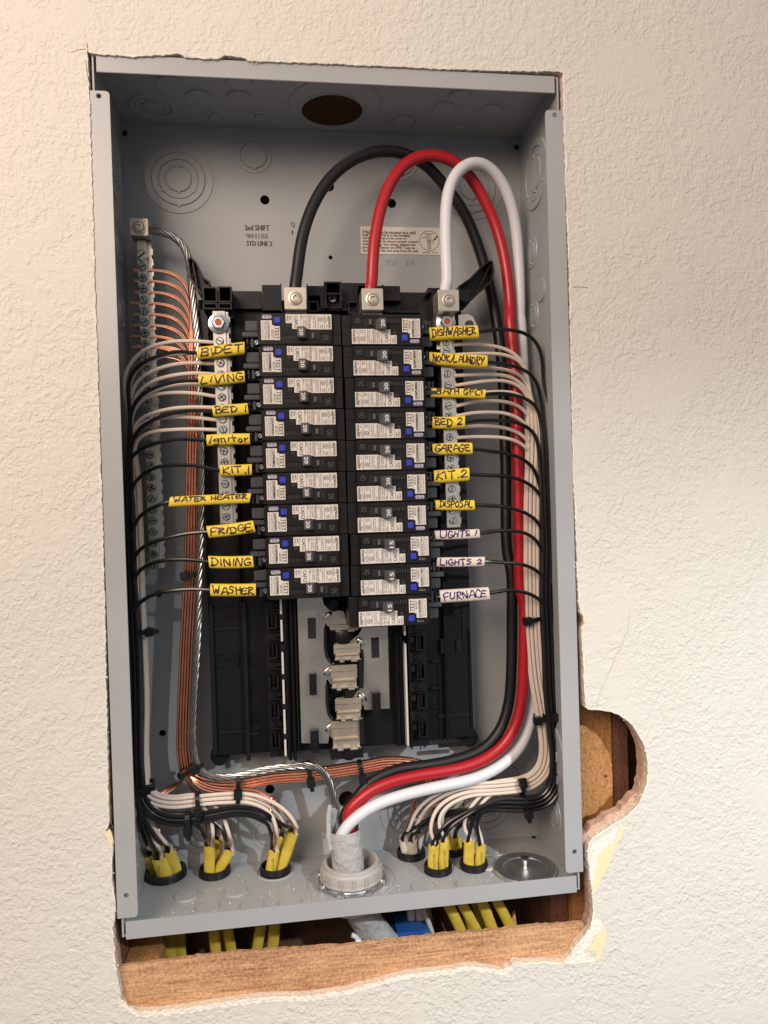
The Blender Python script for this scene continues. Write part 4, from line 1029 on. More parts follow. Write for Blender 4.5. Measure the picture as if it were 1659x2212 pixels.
SL = [  # left ends first
 (3,605,460,920,424,78,"BIDET"),(3,615,640,920,615,74,"LIVING"),(3,708,845,943,828,74,"BED 1"),(3,668,1040,955,1030,74,"Ignitor"),(3,757,1240,968,1234,74,"KIT.1"),
 (3,420,1450,958,1424,66,"WATER HEATER"),(3,675,1650,985,1612,80,"FRIDGE"),(3,683,1850,978,1847,80,"DINING"),(3,693,2036,995,2034,82,"WASHER")]
SR = [(4,615,325,930,309,84,"DISHWASHER"),(4,613,480,988,502,80,"NOOK/LAUNDRY"),(4,625,703,976,712,60,"BATH GFCI"),(4,635,897,845,890,78,"BED 2"),(4,635,1072,893,1064,76,"GARAGE"),
 (4,645,1248,873,1230,86,"KIT.2"),(4,655,1430,908,1430,66,"DISPOSAL"),(4,652,1625,940,1614,60,"LIGHTS 1"),(4,663,1800,971,1795,62,"LIGHTS 2"),(4,685,2022,1001,2002,84,"FURNACE")]
sl_w, sr_w = [], []
for q in SL:
    big = q[6] == "WATER HEATER"
    a, b = sleeve(*q[:6], .030, .030, q[6], True, -1, hk=.42 if big else .56, shift=.35 if big else 0., txspan=(.05, .97))
    sl_w.append((a, b))
for i, q in enumerate(SR):
    up_ = q[6] in ("BATH GFCI", "LIGHTS 1", "DISPOSAL")
    a, b = sleeve(*q[:6], .032, .028, q[6], i < 7, 1, hk=.62 if up_ else .56, shift=.20 if up_ else 0.05, txspan=((.10 if up_ else .05), .95))
    sr_w.append((a, b))

# ------------------------------------------------------------------ wires
RW = .0016
def wire(pts, r, m, name, label, cat, group, n=8, k=2, step=.0025):
    P = smooth_path(spline(pts, step), k)
    mb = MB(); mb.tube(P, r, n); o = mb.build(name, m, None, 0, P[-1], fix=False)
    return tag(o, label, cat, group)
def seg(z, pts, Ya, Yb=None):
    n = len(pts); Yb = Ya if Yb is None else Yb
    return [at(z, p[0], p[1], p[2] if len(p) > 2 else Ya + (Yb-Ya)*i/max(1, n-1)) for i, p in enumerate(pts)]
def off(P, lat, dep):
    """shift a path sideways in the x-z plane and in depth"""
    P = [Vector(p) for p in P]; out = []
    for i, p in enumerate(P):
        t = (P[min(i+1, len(P)-1)] - P[max(i-1, 0)]); t.y = 0; t.normalize()
        out.append(p + Vector((t.z, 0, -t.x))*lat + Vector((0, dep, 0)))
    return out
jitter = random.Random(5)
# --- jackets standing in the bushings
JK = {}
def jacket(key, bush, zt, ut, vt, lean, yellow, half=.0062, th=.0026, yoff=0., xoff=0., zb=-.44, bx=None, label=""):
    bxx, byy, br = BUSH[bush]
    Yt = byy + yoff
    top_ = at(zt, ut, vt, Yt)
    bt = Vector((bxx + xoff, Yt, -.326)); low = Vector((bxx + xoff + (bx or 0), Yt + .004, -.385)); lo2 = low + Vector(((bx or 0)*1.2, .010, -.075))
    P = spline([top_, top_.lerp(bt, .5) + Vector((0, 0, 0)), bt, low, lo2], .004)
    mb = MB(); mb.tube(P, 1, 16, 0, (half, th), cap=False, up=(0, 1, 0)); nn = 16
    rnd = random.Random(key)
    for k in range(nn):
        v = list(mb.v[k]); v[2] += .0012*math.sin(k*1.9 + rnd.random()*6) + .0006*rnd.random(); mb.v[k] = tuple(v)
    # inner wall so that the cut end reads hollow
    inner = [Vector(v) + ((P[0]) - Vector(v))*.22 + Vector((0, 0, -.0002)) for v in mb.v[:nn]]; deep = [v + (P[1]-P[0]).normalized()*.006 for v in inner]
    o0 = len(mb.v); mb.add(inner + deep, [(k, (k+1) % nn, nn + (k+1) % nn, nn + k) for k in range(nn)], 0, True)
    mb.f += [[k, (k+1) % nn, o0 + (k+1) % nn, o0 + k] for k in range(nn)]; mb.mi += [0]*nn; mb.sm += [True]*nn
    mb.add(deep, [list(range(nn))], 1)
    # printing on the jacket
    d = (P[min(6, len(P)-1)] - P[1]); d.normalize(); fr = Vector((0, -1, 0)); 
    c0 = P[1] + Vector((0, -th - .0002, 0)) - Vector((half*.25, 0, 0))
    o = mb.build("cable_jacket", ['romex_y' if yellow else 'romex_w', 'slot'], None, 0, bt, fix=False)
    tag(o, label, "cable jacket", "cut cable jackets standing in the bushings")
    if rnd.random() < .6 and yellow:
        t2 = MB(); text(t2, "NM-B 12-2 WITH GROUND", P[1] + Vector((-half*.30, -th-.0003, -.001)), (0, 0, -1), (1, 0, 0), .020, .0022)
        t2.xf(Matrix.Translation(-bt)); t2.build("jacket_print", 'jacket_ink', o, fix=False)
    JK[key] = top_
    return top_
lab = "%s oval cable jacket, %s in the %s bushing"
jacket('A1','A',18,405,735,0,True,0.0065,.0030,-.0075,.0000,label=lab % ("yellow","front wide one","far left black"))
jacket('A2','A',18,485,680,0,True,0.0059,.0028,-.0030,.0085,label=lab % ("yellow","right one","far left black"))
jacket('A3','A',18,345,705,0,True,0.0054,.0028,.0015,-.0060,label=lab % ("yellow","left one","far left black"))
jacket('A4','A',18,290,712,0,True,0.0050,.0026,.0040,-.0125,label=lab % ("dim yellow","leftmost one","far left black"))
jacket('B1','B',18,797,640,0,True,0.0048,.0028,-.0060,-.0040,bx=.002,label=lab % ("yellow printed","front left one","second black"))
jacket('B2','B',18,866,570,0,True,0.0043,.0026,.0050,.0010,bx=.004,label=lab % ("yellow","tall rear one","second black"))
jacket('B3','B',18,957,668,0,True,0.0047,.0028,-.0030,.0040,bx=.006,label=lab % ("yellow","leaning right one","second black"))
jacket('C1','C',18,1303,672,0,True,0.0047,.0028,-.0060,-.0040,bx=-.012,label=lab % ("yellow printed","short front one","third black"))
jacket('C2','C',18,1372,562,0,True,0.0041,.0026,.0040,.0010,bx=-.016,label=lab % ("yellow","rear one","third black"))
jacket('C3','C',18,1450,530,0,True,0.0051,.0030,-.0020,.0050,bx=-.008,label=lab % ("yellow","tall leaning one","third black"))
jacket('D1','D',17,105,868,0,False,0.0038,.0026,-.0040,-.0055,bx=.004,label=lab % ("greyish white","left one","first black"))
jacket('D2','D',17,178,878,0,False,0.0046,.0028,-.0055,.0010,bx=.006,label=lab % ("greyish white","middle one","first black"))
jacket('D3','D',17,250,800,0,False,0.0043,.0026,.0035,.0060,bx=.008,label=lab % ("greyish white","tall right one","first black"))
jacket('E1','E',17,368,915,0,True,0.0046,.0026,-.0030,-.0048,bx=0.024,label=lab % ("bright yellow","left one","front right black"))
jacket('E2','E',17,458,882,0,True,0.0043,.0026,-.0030,.0048,bx=0.028,label=lab % ("bright yellow","right one","front right black"))
jacket('F1','F',17,480,825,0,True,0.0038,.0026,.0000,-.0050,bx=0.016,label=lab % ("yellow","half hidden left one","rear black"))
jacket('F2','F',17,560,840,0,True,0.0053,.0026,-.0020,.0030,bx=0.020,label=lab % ("yellow","wide right one","rear black"))
jacket('G1','G',17,675,878,0,True,0.0048,.0026,-.0030,-.0050,bx=0.020,label=lab % ("bright yellow","left one","rightmost black"))
jacket('G2','G',17,778,912,0,True,0.0045,.0026,-.0030,.0050,bx=0.026,label=lab % ("bright yellow","right one","rightmost black"))
# bushings
blabel = {'A': "wide black plastic bushing at the far left of the box floor", 'B': "black plastic bushing second from the left on the box floor", 'C': "black plastic bushing just left of the white conduit nut",
          'D': "black ribbed bushing holding the greyish white cables", 'E': "black ribbed bushing at the front right holding two bright yellow cables", 'F': "black bushing at the back holding a short wide yellow cable", 'G': "black ribbed bushing beside the round zinc closure plate"}
for key, (x, y, r) in BUSH.items():
    if key == 'H': continue
    mb = MB(); hgt = .0066
    mb.lathe([(r*.86, -.014), (r*.86, hgt-.001), (r*.90, hgt), (r*.97, hgt), (r, hgt-.0012), (r, .0004), (r*1.03, .0002), (r*.8, -.002), (r*.8, -.014)], (x, y, -BZ+T), 'z', 36)
    for k in range(18):
        a_ = 2*math.pi*k/18; q = Vector((x + math.cos(a_)*r, y + math.sin(a_)*r, 0)); t_ = Vector((-math.sin(a_), math.cos(a_), 0))*.0007; o_ = Vector((math.cos(a_), math.sin(a_), 0))*.0005
        p4 = [q - t_ - o_, q + t_ - o_, q + t_ + o_, q - t_ + o_]
        mb.add([(p.x, p.y, -BZ+T+.0006) for p in p4] + [(p.x, p.y, -BZ+T+hgt-.0015) for p in p4], [(0, 1, 2, 3), (4, 5, 6, 7), (0, 1, 5, 4), (1, 2, 6, 5), (2, 3, 7, 6), (3, 0, 4, 7)])
    tag(mb.build("cable_bushing", 'tie', None, 0, (x, y, -BZ)), blabel[key], "cable bushing", "black bushings on the box floor")

# --- left black wires
LB = [[(595,440),(500,446),(400,462),(280,502),(190,565),(150,640),(130,760)],
 [(610,632),(500,642),(380,667),(270,712),(200,772),(165,850),(150,960)],
 [(705,828),(580,837),(450,857),(330,892),(240,942),(190,1000),(165,1090)],
 [(665,1022),(500,1027),(350,1052),(240,1088),(180,1132),(140,1200),(130,1300)],
 [(755,1217),(600,1207),(450,1203),(330,1217),(250,1262),(180,1330),(150,1400)],
 [(420,1452),(330,1477),(260,1512),(205,1562),(175,1640),(160,1740)],
 [(675,1647),(550,1657),(430,1682),(310,1717),(230,1757),(185,1812),(165,1900)],
 [(685,1834),(540,1832),(400,1837),(290,1862),(220,1902),(185,1960),(170,2050)],
 [(693,2030),(560,2030),(420,2042),(310,2065),(230,2112),(180,2170),(160,2260)]]
LCOL = [(3,140,1000),(3,145,1400),(3,160,1900),(5,172,250),(5,190,600),(5,198,900),(5,200,1200),(5,212,1420)]
def below(P, z, margin=.012): return [p for p in P if p.z < z - margin]
lcol = [at(a, b, c_, .050) for a, b, c_ in LCOL]
band_lb = [(5,235,1540),(5,300,1625),(5,410,1672),(5,545,1672),(5,700,1640),(5,870,1610),(5,1000,1625),(5,1080,1670)]
endsb = {0: ('A1', [(18,262,380,.052),(18,290,480,.054),(18,340,600,.056)]), 1: ('A2', [(18,270,380,.05),(18,320,490,.052),(18,390,600,.053),(18,455,680,.056)]), 2: ('A3', [(18,250,390,.056),(18,262,500,.058),(18,310,640,.058)])}
dest = [('A3',0),('A1',0),('A2',0),('B3',1),('B2',1),('B1',1),('C3',2),('C2',2),('C1',2)]
rows = [(-.0034, -.004), (0, -.004), (.0034, -.004), (-.0034, 0), (0, 0), (.0034, 0), (-.0034, .004), (0, .004), (.0034, .004)]
def jt(key, dx, dy=0., dz=-.004): p = JK[key]; return [p + Vector((dx, dy, .004)), p + Vector((dx, dy, dz))]
for i, pts in enumerate(LB):
    a, b = sl_w[i]; k, cls = dest[i]
    lat, dep = rows[i]
    term = Vector((-.0715, .0345, .1437 - .0253*i - .0190))
    P = [term, b.lerp(a, .12), a.lerp(b, .35), a] + seg(3, pts[1:-1], .032, .045)
    P = [P[0], P[1], P[2], P[3] + Vector((-.001, 0, 0))] + P[4:]
    lo = P[-1].z
    P += off(below(lcol, lo, .018), lat, dep)
    if cls == 0:
        P += [at(*q) for q in {'A1': [(18,262,330,.050),(18,290,480,.052),(18,350,610,.054)], 'A2': [(18,262,330,.048),(18,320,480,.050),(18,400,600,.053)], 'A3': [(18,250,330,.058),(18,268,500,.060),(18,310,620,.060)]}[k]]
        P += jt(k, -.002)
    elif cls == 1:
        P += off([at(z_, u_2, v_2, .050) for z_, u_2, v_2 in band_lb[:4]], (i-4)*.0034, .003)
        P += [at(*q) for q in {'B1': [(18,720,470,.056),(18,760,560,.054)], 'B2': [(18,790,440,.062),(18,845,480,.064)], 'B3': [(18,830,440,.056),(18,895,490,.055),(18,925,580,.054)]}[k]]
        P += jt(k, -.0025 if k != 'B3' else -.003)
    else:
        P += off([at(z_, u_2, v_2, .050) for z_, u_2, v_2 in band_lb], (i-7)*.0034, -.001)
        P += [at(*q) for q in {'C1': [(18,1250,455,.052),(18,1280,540,.050)], 'C2': [(18,1300,440,.058),(18,1365,500,.060)], 'C3': [(18,1300,425,.054),(18,1385,480,.052)]}[k]]
        P += jt(k, -.002)
    wire(P, RW, 'w_black', "black_wire", "black wire from the %s sleeve, %s down the left side" % (names_l[i], ordn[i]), "wire", "black branch circuit wires", k=6)
# --- left white wires
LW = [[(715,388),(600,378),(450,380),(330,402),(240,442),(180,500),(130,580),(118,680)],
 [(720,458),(590,456),(450,464),(330,492),(230,542),(175,602),(150,700)],
 [(715,530),(600,522),(480,528),(360,555),(260,600),(200,650),(165,740)],
 [(720,600),(600,590),(480,600),(360,625),(280,660),(210,720),(170,800)],
 [(740,682),(600,665),(480,668),(360,690),(270,735),(200,790),(165,880)],
 [(740,750),(620,728),(480,720),(350,728),(250,760),(190,820),(165,900)],
 [(740,822),(600,818),(450,825),(330,850),(240,885),(185,950),(170,1030)],
 [(745,905),(600,888),(450,883),(330,895),(240,925),(185,985),(170,1070)],
 [(750,970),(600,965),(450,968),(320,980),(240,1005),(195,1050),(182,1120)]]
WCOL = [(3,178,1250),(3,192,1500),(3,204,1800),(5,214,250),(5,230,600),(5,238,900),(5,233,1200),(5,240,1430)]
wcol = [at(a, b, c_, .058) for a, b, c_ in WCOL]
wb = [(5,258,1500),(5,330,1545),(5,440,1562),(5,600,1545),(5,760,1530),(5,900,1525)]
wrows = [(.0034, -.003), (0, -.003), (-.0034, -.003), (.0034, .001), (0, .001), (-.0034, .001), (.0034, .005), (0, .005), (-.0034, .005)]
wdest = ['A3', 'A1', 'A2', 'B3', 'B2', 'B1', 'C3', 'C2', 'C1']
order = [6, 7, 8, 3, 4, 5, 0, 1, 2]
ordr = ["topmost", "second", "third", "fourth", "fifth", "sixth", "seventh", "eighth", "lowest"]
for i, pts in enumerate(LW):
    lat, dep = wrows[order[i]]; k = wdest[i]; lat = -lat
    st_ = at(3, pts[0][0] + 20, pts[0][1], YN + .004)
    P = [st_] + seg(3, pts, .036, .050)
    P += off(below(wcol, P[-1].z, .018), lat, dep)
    if k[0] == 'A':
        P += [at(*q) for q in {'A1': [(18,290,330,.060),(18,330,520,.056),(18,395,630,.054)], 'A2': [(18,285,330,.062),(18,375,500,.058),(18,450,600,.056)], 'A3': [(18,262,330,.064),(18,285,520,.063),(18,318,640,.062)]}[k]] + jt(k, .0022)
    elif k[0] == 'B':
        P += off([at(z_, a_, b_, .053) for z_, a_, b_ in wb[:4]], (i-4)*.0034, .0045)
        P += [at(*q) for q in {'B1': [(18,770,350,.060),(18,815,430,.057),(18,828,540,.054)], 'B2': [(18,800,330,.066),(18,870,430,.066),(18,895,520,.064)], 'B3': [(18,850,330,.060),(18,915,430,.057),(18,955,550,.054)]}[k]] + jt(k, .0022)
    else:
        P += off([at(z_, a_, b_, .053) for z_, a_, b_ in wb], (i-7)*.0036, 0)
        P += [at(*q) for q in {'C1': [(18,1060,290,.052),(18,1200,325,.052),(18,1290,400,.051),(18,1322,520,.050)], 'C2': [(18,1150,270,.054),(18,1270,330,.056),(18,1360,410,.058),(18,1395,490,.058)], 'C3': [(18,1180,245,.050),(18,1340,320,.050),(18,1440,410,.050),(18,1480,490,.050)]}[k]] + jt(k, .0022)
    wire(P, RW, 'w_white', "white_wire", "white wire leaving the left neutral bar, %s of nine" % ordr[i], "wire", "white neutral wires", k=6)
# --- right black wires
RB = [[(930,297),(1050,292),(1180,300),(1270,335),(1330,410),(1350,500),(1355,620)],
 [(988,512),(1100,518),(1200,540),(1270,580),(1315,640),(1335,720)],
 [(978,705),(1080,705),(1180,720),(1260,750),(1310,790),(1335,870)],
 [(843,880),(950,880),(1080,882),(1180,895),(1260,930),(1310,990),(1325,1080)],
 [(895,1075),(1000,1080),(1120,1095),(1220,1130),(1290,1190),(1325,1280)],
 [(872,1240),(1000,1238),(1120,1243),(1230,1275),(1310,1330),(1350,1400)],
 [(907,1437),(1030,1435),(1150,1450),(1250,1485),(1320,1540),(1355,1620)],
 [(938,1612),(1030,1600),(1150,1595),(1250,1615),(1320,1670),(1355,1760)],
 [(970,1808),(1080,1802),(1200,1810),(1290,1840),(1350,1890),(1385,1960)],
 [(1000,1985),(1130,1980),(1220,1992),(1300,2020),(1360,2070),(1380,2130)]]
RCOL = [(4,1345,800),(4,1352,1100),(4,1365,1400),(4,1378,1750),(6,1060,100),(6,1072,400),(6,1082,650),(6,1092,750),(6,1108,900),(6,1115,1020),(6,1095,1130),(6,1040,1195),(6,945,1212)]
rcol = [at(a, b, c_, .046) for a, b, c_ in RCOL]
rr10 = [(-.0052,-.005),(-.0018,-.005),(.0018,-.005),(.0050,-.005),(-.0050,-.001),(-.0018,-.001),(.0018,-.001),(.0050,-.001),(-.0018,.003),(.0018,.003)]
RE = [('D1',[(17,950,512),(17,700,560),(17,480,630),(17,320,690),(17,200,765)]),('D2',[(17,950,535),(17,700,590),(17,500,655),(17,350,705),(17,240,780)]),
 ('E1',[(17,900,560),(17,700,612),(17,580,665),(17,480,725),(17,415,800)]),('E2',[(17,950,578),(17,750,622),(17,620,682),(17,520,745),(17,475,815)]),
 ('F1',[(17,900,600),(17,720,640),(17,600,690),(17,530,750)]),('F2',[(17,900,590),(17,740,640),(17,640,700),(17,575,770)]),
 ('G1',[(17,900,612),(17,770,640),(17,700,700),(17,688,790)]),('G2',[(17,950,622),(17,800,650),(17,735,720),(17,748,810)]),
 ('D3',[(17,950,545),(17,700,585),(17,500,640),(17,370,680),(17,290,730)]),('E1',[(17,900,570),(17,720,618),(17,600,672),(17,500,735),(17,440,810)])]
for i, pts in enumerate(RB):
    a, b = sr_w[i]; lat, dep = rr10[i]; k, path = RE[i]
    term = Vector((.0735, .0345, .1432 - .0246 - .0253*i + .0190))
    P = [term, a.lerp(b, .12), b.lerp(a, .35), b] + seg(4, pts[1:], .031, .043)
    P += off(below(rcol[:-4], P[-1].z, .018), lat, dep) + off(rcol[-4:], lat, dep)
    path = [(path[0][0], path[0][1], 564 - lat*9500), (path[1][0], path[1][1], path[1][2]*.6 + .4*(605 - lat*9500))] + path[2:]
    yy2 = JK[k].y
    P += [at(z_, u_2, v_2, .046 + dep*.6 + (yy2-.046)*j/len(path)) for j, (z_, u_2, v_2) in enumerate(path)] + jt(k, -.0012 if i != 9 else .002)
    wire(P, RW, 'w_black', "black_wire", "black wire from the %s sleeve, %s down the right side" % (names_r[i], ordn[i]), "wire", "black branch circuit wires", k=6)
# --- right white wires
RWH = [[(765,392),(880,385),(1000,395),(1100,415),(1180,460),(1235,530)],
 [(770,457),(900,450),(1030,448),(1120,460),(1190,490),(1240,550)],
 [(780,535),(1000,540),(1100,550),(1180,575),(1240,625)],
 [(760,592),(900,585),(1030,583),(1130,595),(1210,640),(1260,710)],
 [(765,658),(880,640),(1000,625),(1110,625),(1200,660),(1255,730)],
 [(780,722),(980,700),(1100,695),(1190,710),(1250,760),(1290,850)],
 [(765,795),(880,765),(1000,755),(1110,760),(1200,790),(1260,850)],
 [(775,857),(880,835),(1000,828),(1110,835),(1200,870),(1260,930)],
 [(765,932),(880,920),(1000,918),(1110,930),(1200,965),(1265,1030)],
 [(770,995),(880,988),(1000,988),(1110,995),(1200,1025),(1270,1090)]]
RWC = [(4,1285,900),(4,1285,1100),(4,1275,1400),(4,1272,1800),(6,982,100),(6,988,300),(6,1008,550),(6,1040,740),(6,1058,850),(6,1062,950),(6,1045,1030),(6,1000,1085),(6,930,1112)]
rwc = [at(a, b, c_, .052) for a, b, c_ in RWC]
RWE = [('D1',[(17,850,362),(17,650,382),(17,450,445),(17,290,540),(17,200,650),(17,155,780)]),('D2',[(17,850,390),(17,650,415),(17,480,472),(17,340,560),(17,255,670),(17,205,780)]),
 ('E1',[(17,850,418),(17,680,445),(17,520,500),(17,400,590),(17,350,700),(17,338,820)]),('E2',[(17,850,442),(17,700,478),(17,560,530),(17,450,610),(17,408,700),(17,430,800)]),
 ('F1',[(17,850,465),(17,700,505),(17,580,560),(17,510,650),(17,490,740)]),('G1',[(17,900,490),(17,780,530),(17,680,600),(17,632,690),(17,628,790)]),
 ('G2',[(17,930,500),(17,820,560),(17,740,625),(17,735,710),(17,765,810)]),('F2',[(17,850,480),(17,720,530),(17,620,620),(17,570,740)]),
 ('D3',[(17,850,400),(17,660,430),(17,500,490),(17,370,580),(17,290,680)]),('E2',[(17,850,450),(17,690,485),(17,545,540),(17,440,640),(17,450,790)])]
rw10 = [(.0052,-.004),(.0018,-.004),(-.0018,-.004),(-.0050,-.004),(.0052,-.0002),(.0018,-.0002),(-.0018,-.0002),(-.0050,-.0002),(.0035,.0036),(0,.0036)]
ord10 = ordr[:8] + ["ninth", "lowest"]
for i, pts in enumerate(RWH):
    lat, dep = rw10[i]; k, path = RWE[i]
    P = [at(4, pts[0][0]-22, pts[0][1], YN+.004)] + seg(4, pts, .037, .048)
    P += off(below(rwc[:-4], P[-1].z, .018), lat, dep) + off(rwc[-4:], lat, dep)
    path = [(path[0][0], path[0][1], 424 - lat*9500), (path[1][0], path[1][1], path[1][2]*.5 + .5*(440 - lat*9500))] + path[2:]
    yy2 = JK[k].y
    P += [at(z_, u_2, v_2, .051 + dep*.6 + (yy2-.051)*j/len(path)) for j, (z_, u_2, v_2) in enumerate(path)] + jt(k, .0014, .0006)
    wire(P, RW, 'w_white', "white_wire", "white wire leaving the right neutral bar, %s of ten" % ord10[i], "wire", "white neutral wires", k=6)

# --- bare copper grounds
RC = .00100
CCOL = [(3,585,560),(3,588,800),(3,580,1000),(3,574,1300),(3,568,1600),(3,562,1900),(5,556,100),(5,540,400),(5,526,700),(5,514,1000),(5,512,1200),(5,532,1345)]
ccol = [at(a, b, c_, .066) for a, b, c_ in CCOL]
starts = [(1, 1525+71.3*k) for k in range(8)] + [(3, 418), (3, 490)]
cl = []
upper = [(5,620,1410),(5,740,1436),(5,880,1432),(5,1100,1395),(5,1350,1375),(6,100,1030),(6,260,1005),(6,420,1030),(6,470,1090)]
lower3 = [(5,600,1425),(5,700,1468),(5,880,1482),(5,1020,1500),(5,1110,1560)]
for j in range(19):
    r_, s_ = divmod(j, 2); z_, v_ = starts[min(r_, 9)]
    cxx, cyy = (j % 5) - 2, (j//5) - 1.5
    lat, dep = -cxx*.00225, cyy*.0024
    dv = -4 if s_ == 0 else 4
    if z_ == 1:
        yo = 18 if s_ == 0 else 40
        P = seg(1, [(395 + jitter.uniform(-15, 25), v_+dv), (500, v_+dv), (590, v_+dv+2), (680, v_+dv+18+yo*.4), (735, v_+dv+60+yo*.7), (768, v_+dv+130+yo)], .072, .068)
    else:
        P = seg(3, [(225 + jitter.uniform(-15, 20), v_+dv), (320, v_+dv), (410, v_+dv+3), (490, v_+dv+20), (545, v_+dv+60), (568, v_+dv+120)], .072, .068)
    P[0].y = YG + .004; P[1].y = YG + .004
    P += off(below(ccol, P[-1].z, .014), lat, dep)
    nm = "copper"
    if j < 3:
        P += [at(5,505,1405,.074) + Vector((0, j*.0022, -j*.001)), at(5,430,1445,.078) + Vector((0, 0, -j*.0022)), at(5,335,1505,.072) + Vector((0, 0, -j*.002)), at(18, 400, 470, .060)] + [at(18, 420, 590, .057)] + jt(('A1','A2','A3')[j], .0, .001)
        w_ = "turning left to the far left bushing"
    elif j < 6:
        k = ('B1','B2','B3')[j-3]
        P += [at(5,560,1450,.064+.002*(j-3)), at(5,600+12*(j-3),1520,.066), at(5,640+22*(j-3),1620,.060)] + jt(k, -.0005, -.0008 if k == 'B1' else .001)
        w_ = "dropping to the second bushing"
    elif j < 9:
        k = ('C3','C2','C1')[j-6]
        P += off([at(z2, a2, b2, .060) for z2, a2, b2 in lower3], (j-7)*.0022, 0)
        P += [at(*q) for q in {'C1': [(18,1270,330,.055),(18,1300,450,.052),(18,1300,560,.050)], 'C2': [(18,1290,290,.056),(18,1350,400,.058),(18,1370,490,.058)], 'C3': [(18,1310,280,.052),(18,1400,390,.052),(18,1445,470,.050)]}[k]] + jt(k, .0, -.0006)
        w_ = "sweeping right to the third bushing"
    else:
        q = j - 9; k = ('D1','D2','E1','E2','F1','F2','G1','G2','D3','E1')[q]
        P += off([at(z2, a2, b2, .064) for z2, a2, b2 in upper], lat, (q//5)*.0024)
        fx = {'D': (17,200,520), 'E': (17,360,560), 'F': (17,560,540), 'G': (17,620,530)}[k[0]]
        P += [at(*fx, .072)] + [at(*fx, .072).lerp(JK[k], .55) + Vector((0, -.001, 0))] + jt(k, 0.0004*(q % 3), -.0004)
        w_ = "crossing under the black base to the right bushings"
    wire(P, RC, 'copper', "copper_wire", "bare copper wire, %s one of the %s pair on the left ground bar" % ("upper" if s_ == 0 else "lower", ordn[min(r_, 9)]), "wire", "bare copper ground wires", n=7, k=5)
    
# --- stranded aluminium ground cable
AL = [at(1, 500, 1262, .066)] + seg(1, [(560,1268),(640,1290),(700,1330),(745,1395),(770,1480),(778,1600),(795,1750),(812,1900)], .064, .058) + \
     [at(a, b, c_, .058) for a, b, c_ in ((3,602,500),(3,620,800),(3,628,1100),(3,630,1400),(3,625,1700),(5,618,80),(5,606,400),(5,590,700),(5,576,1000),(5,578,1200),(5,610,1325),(5,690,1385),(5,840,1388),(5,1000,1352),(5,1180,1322),(5,1340,1312),(5,1425,1335),(5,1475,1405),(5,1515,1540),(5,1540,1680))]
AL += [at(5, 1550, 1780, .050), Vector((-.016, .0475, -.300))]
P = smooth_path(spline(AL, .0018), 8)
mb = MB(); R0 = .0021; lenacc = [0]
for i in range(1, len(P)): lenacc.append(lenacc[-1] + (P[i]-P[i-1]).length)
u = None; t0 = None; fr_ = []
for i, p in enumerate(P):
    t = (P[min(i+1, len(P)-1)] - P[max(i-1, 0)]).normalized()
    if u is None: u = (Vector((0, 1, 0)) - t*t.y).normalized()
    else: u = t0.rotation_difference(t) @ u; u = (u - t*u.dot(t)).normalized()
    t0 = t; fr_.append((u.copy(), t.cross(u)))
for s_ in range(6):
    Q = []
    for i, p in enumerate(P):
        an = s_*math.pi/3 + lenacc[i]/.050*2*math.pi; u, v = fr_[i]; Q.append(p + u*(R0*math.cos(an)) + v*(R0*math.sin(an)))
    mb.tube(Q, .00118, 8)
mb.tube(P, .0010, 6)
tag(mb.build("ground_cable", 'alu', None, 0, P[-1], fix=False), "bare twisted aluminium ground cable from the ground bar lug to the conduit", "cable")

# --- three big feeders
def feeder(P, r, m, label, k=10):
    P = smooth_path(spline(P, .003), k); mb = MB(); mb.tube(P, r, 20)
    tag(mb.build("feeder_cable", m, None, 0, P[-1], fix=False), label, "cable", "thick feeder cables")
CB = (BUSH['H'][0], BUSH['H'][1])
feeder([Vector((-.0355, .029, .157)), Vector((-.0355, .029, .170))] + [at(0, *q) for q in ((641,600,.031),(645,560,.033),(656,500,.036),(678,440,.040),(713,385,.044),(762,345,.048),(818,326,.052),(872,331,.056),(915,352,.062),(960,400,.070),(1000,455,.075),(1027,515,.078),(1048,580,.080),(1064,650,.080),(1076,720,.078),(1085,800,.076),(1092,1000,.072),(1096,1200,.068))] +
       [at(6, *q) for q in ((880,0,.066),(884,300,.066),(882,500,.066),(868,700,.066),(822,840,.064),(735,935,.062),(610,985,.061),(450,1018,.061),(310,1035,.061),(200,1075,.060),(120,1130,.058),(75,1200,.056))] + [Vector((CB[0]-.004, CB[1]+.008, -.275)), Vector((CB[0]-.004, CB[1]+.008, -.31))], .0049, 'c_black', "thick black feeder cable arching from the left lug down the right side")
feeder([Vector((.0265, .029, .157)), Vector((.0262, .029, .170))] + [at(2, *q) for q in ((316,1540,.030),(322,1400,.031),(336,1250,.033),(360,1110,.036),(405,960,.040),(465,850,.043),(550,765,.046),(640,735,.048),(735,735,.050),(820,770,.053),(900,840,.057),(965,930,.060),(1020,1030,.062),(1080,1170,.064),(1125,1330,.064),(1152,1500,.063),(1168,1700,.061))] +
       [at(4, *q) for q in ((1135,200,.058),(1160,450,.056),(1180,800,.055),(1190,1200,.055),(1197,1600,.055),(1207,2000,.055))] +
       [at(6, *q) for q in ((943,150,.055),(947,400,.055),(940,600,.055),(915,780,.055),(850,905,.054),(740,990,.053),(600,1038,.052),(450,1062,.052),(310,1090,.052),(190,1130,.052),(95,1195,.051),(25,1270,.050))] + [Vector((CB[0]+.001, CB[1]+.004, -.288)), Vector((CB[0]+.001, CB[1]+.004, -.32))], .0049, 'c_red', "thick red feeder cable looping from the middle lug down the right side")
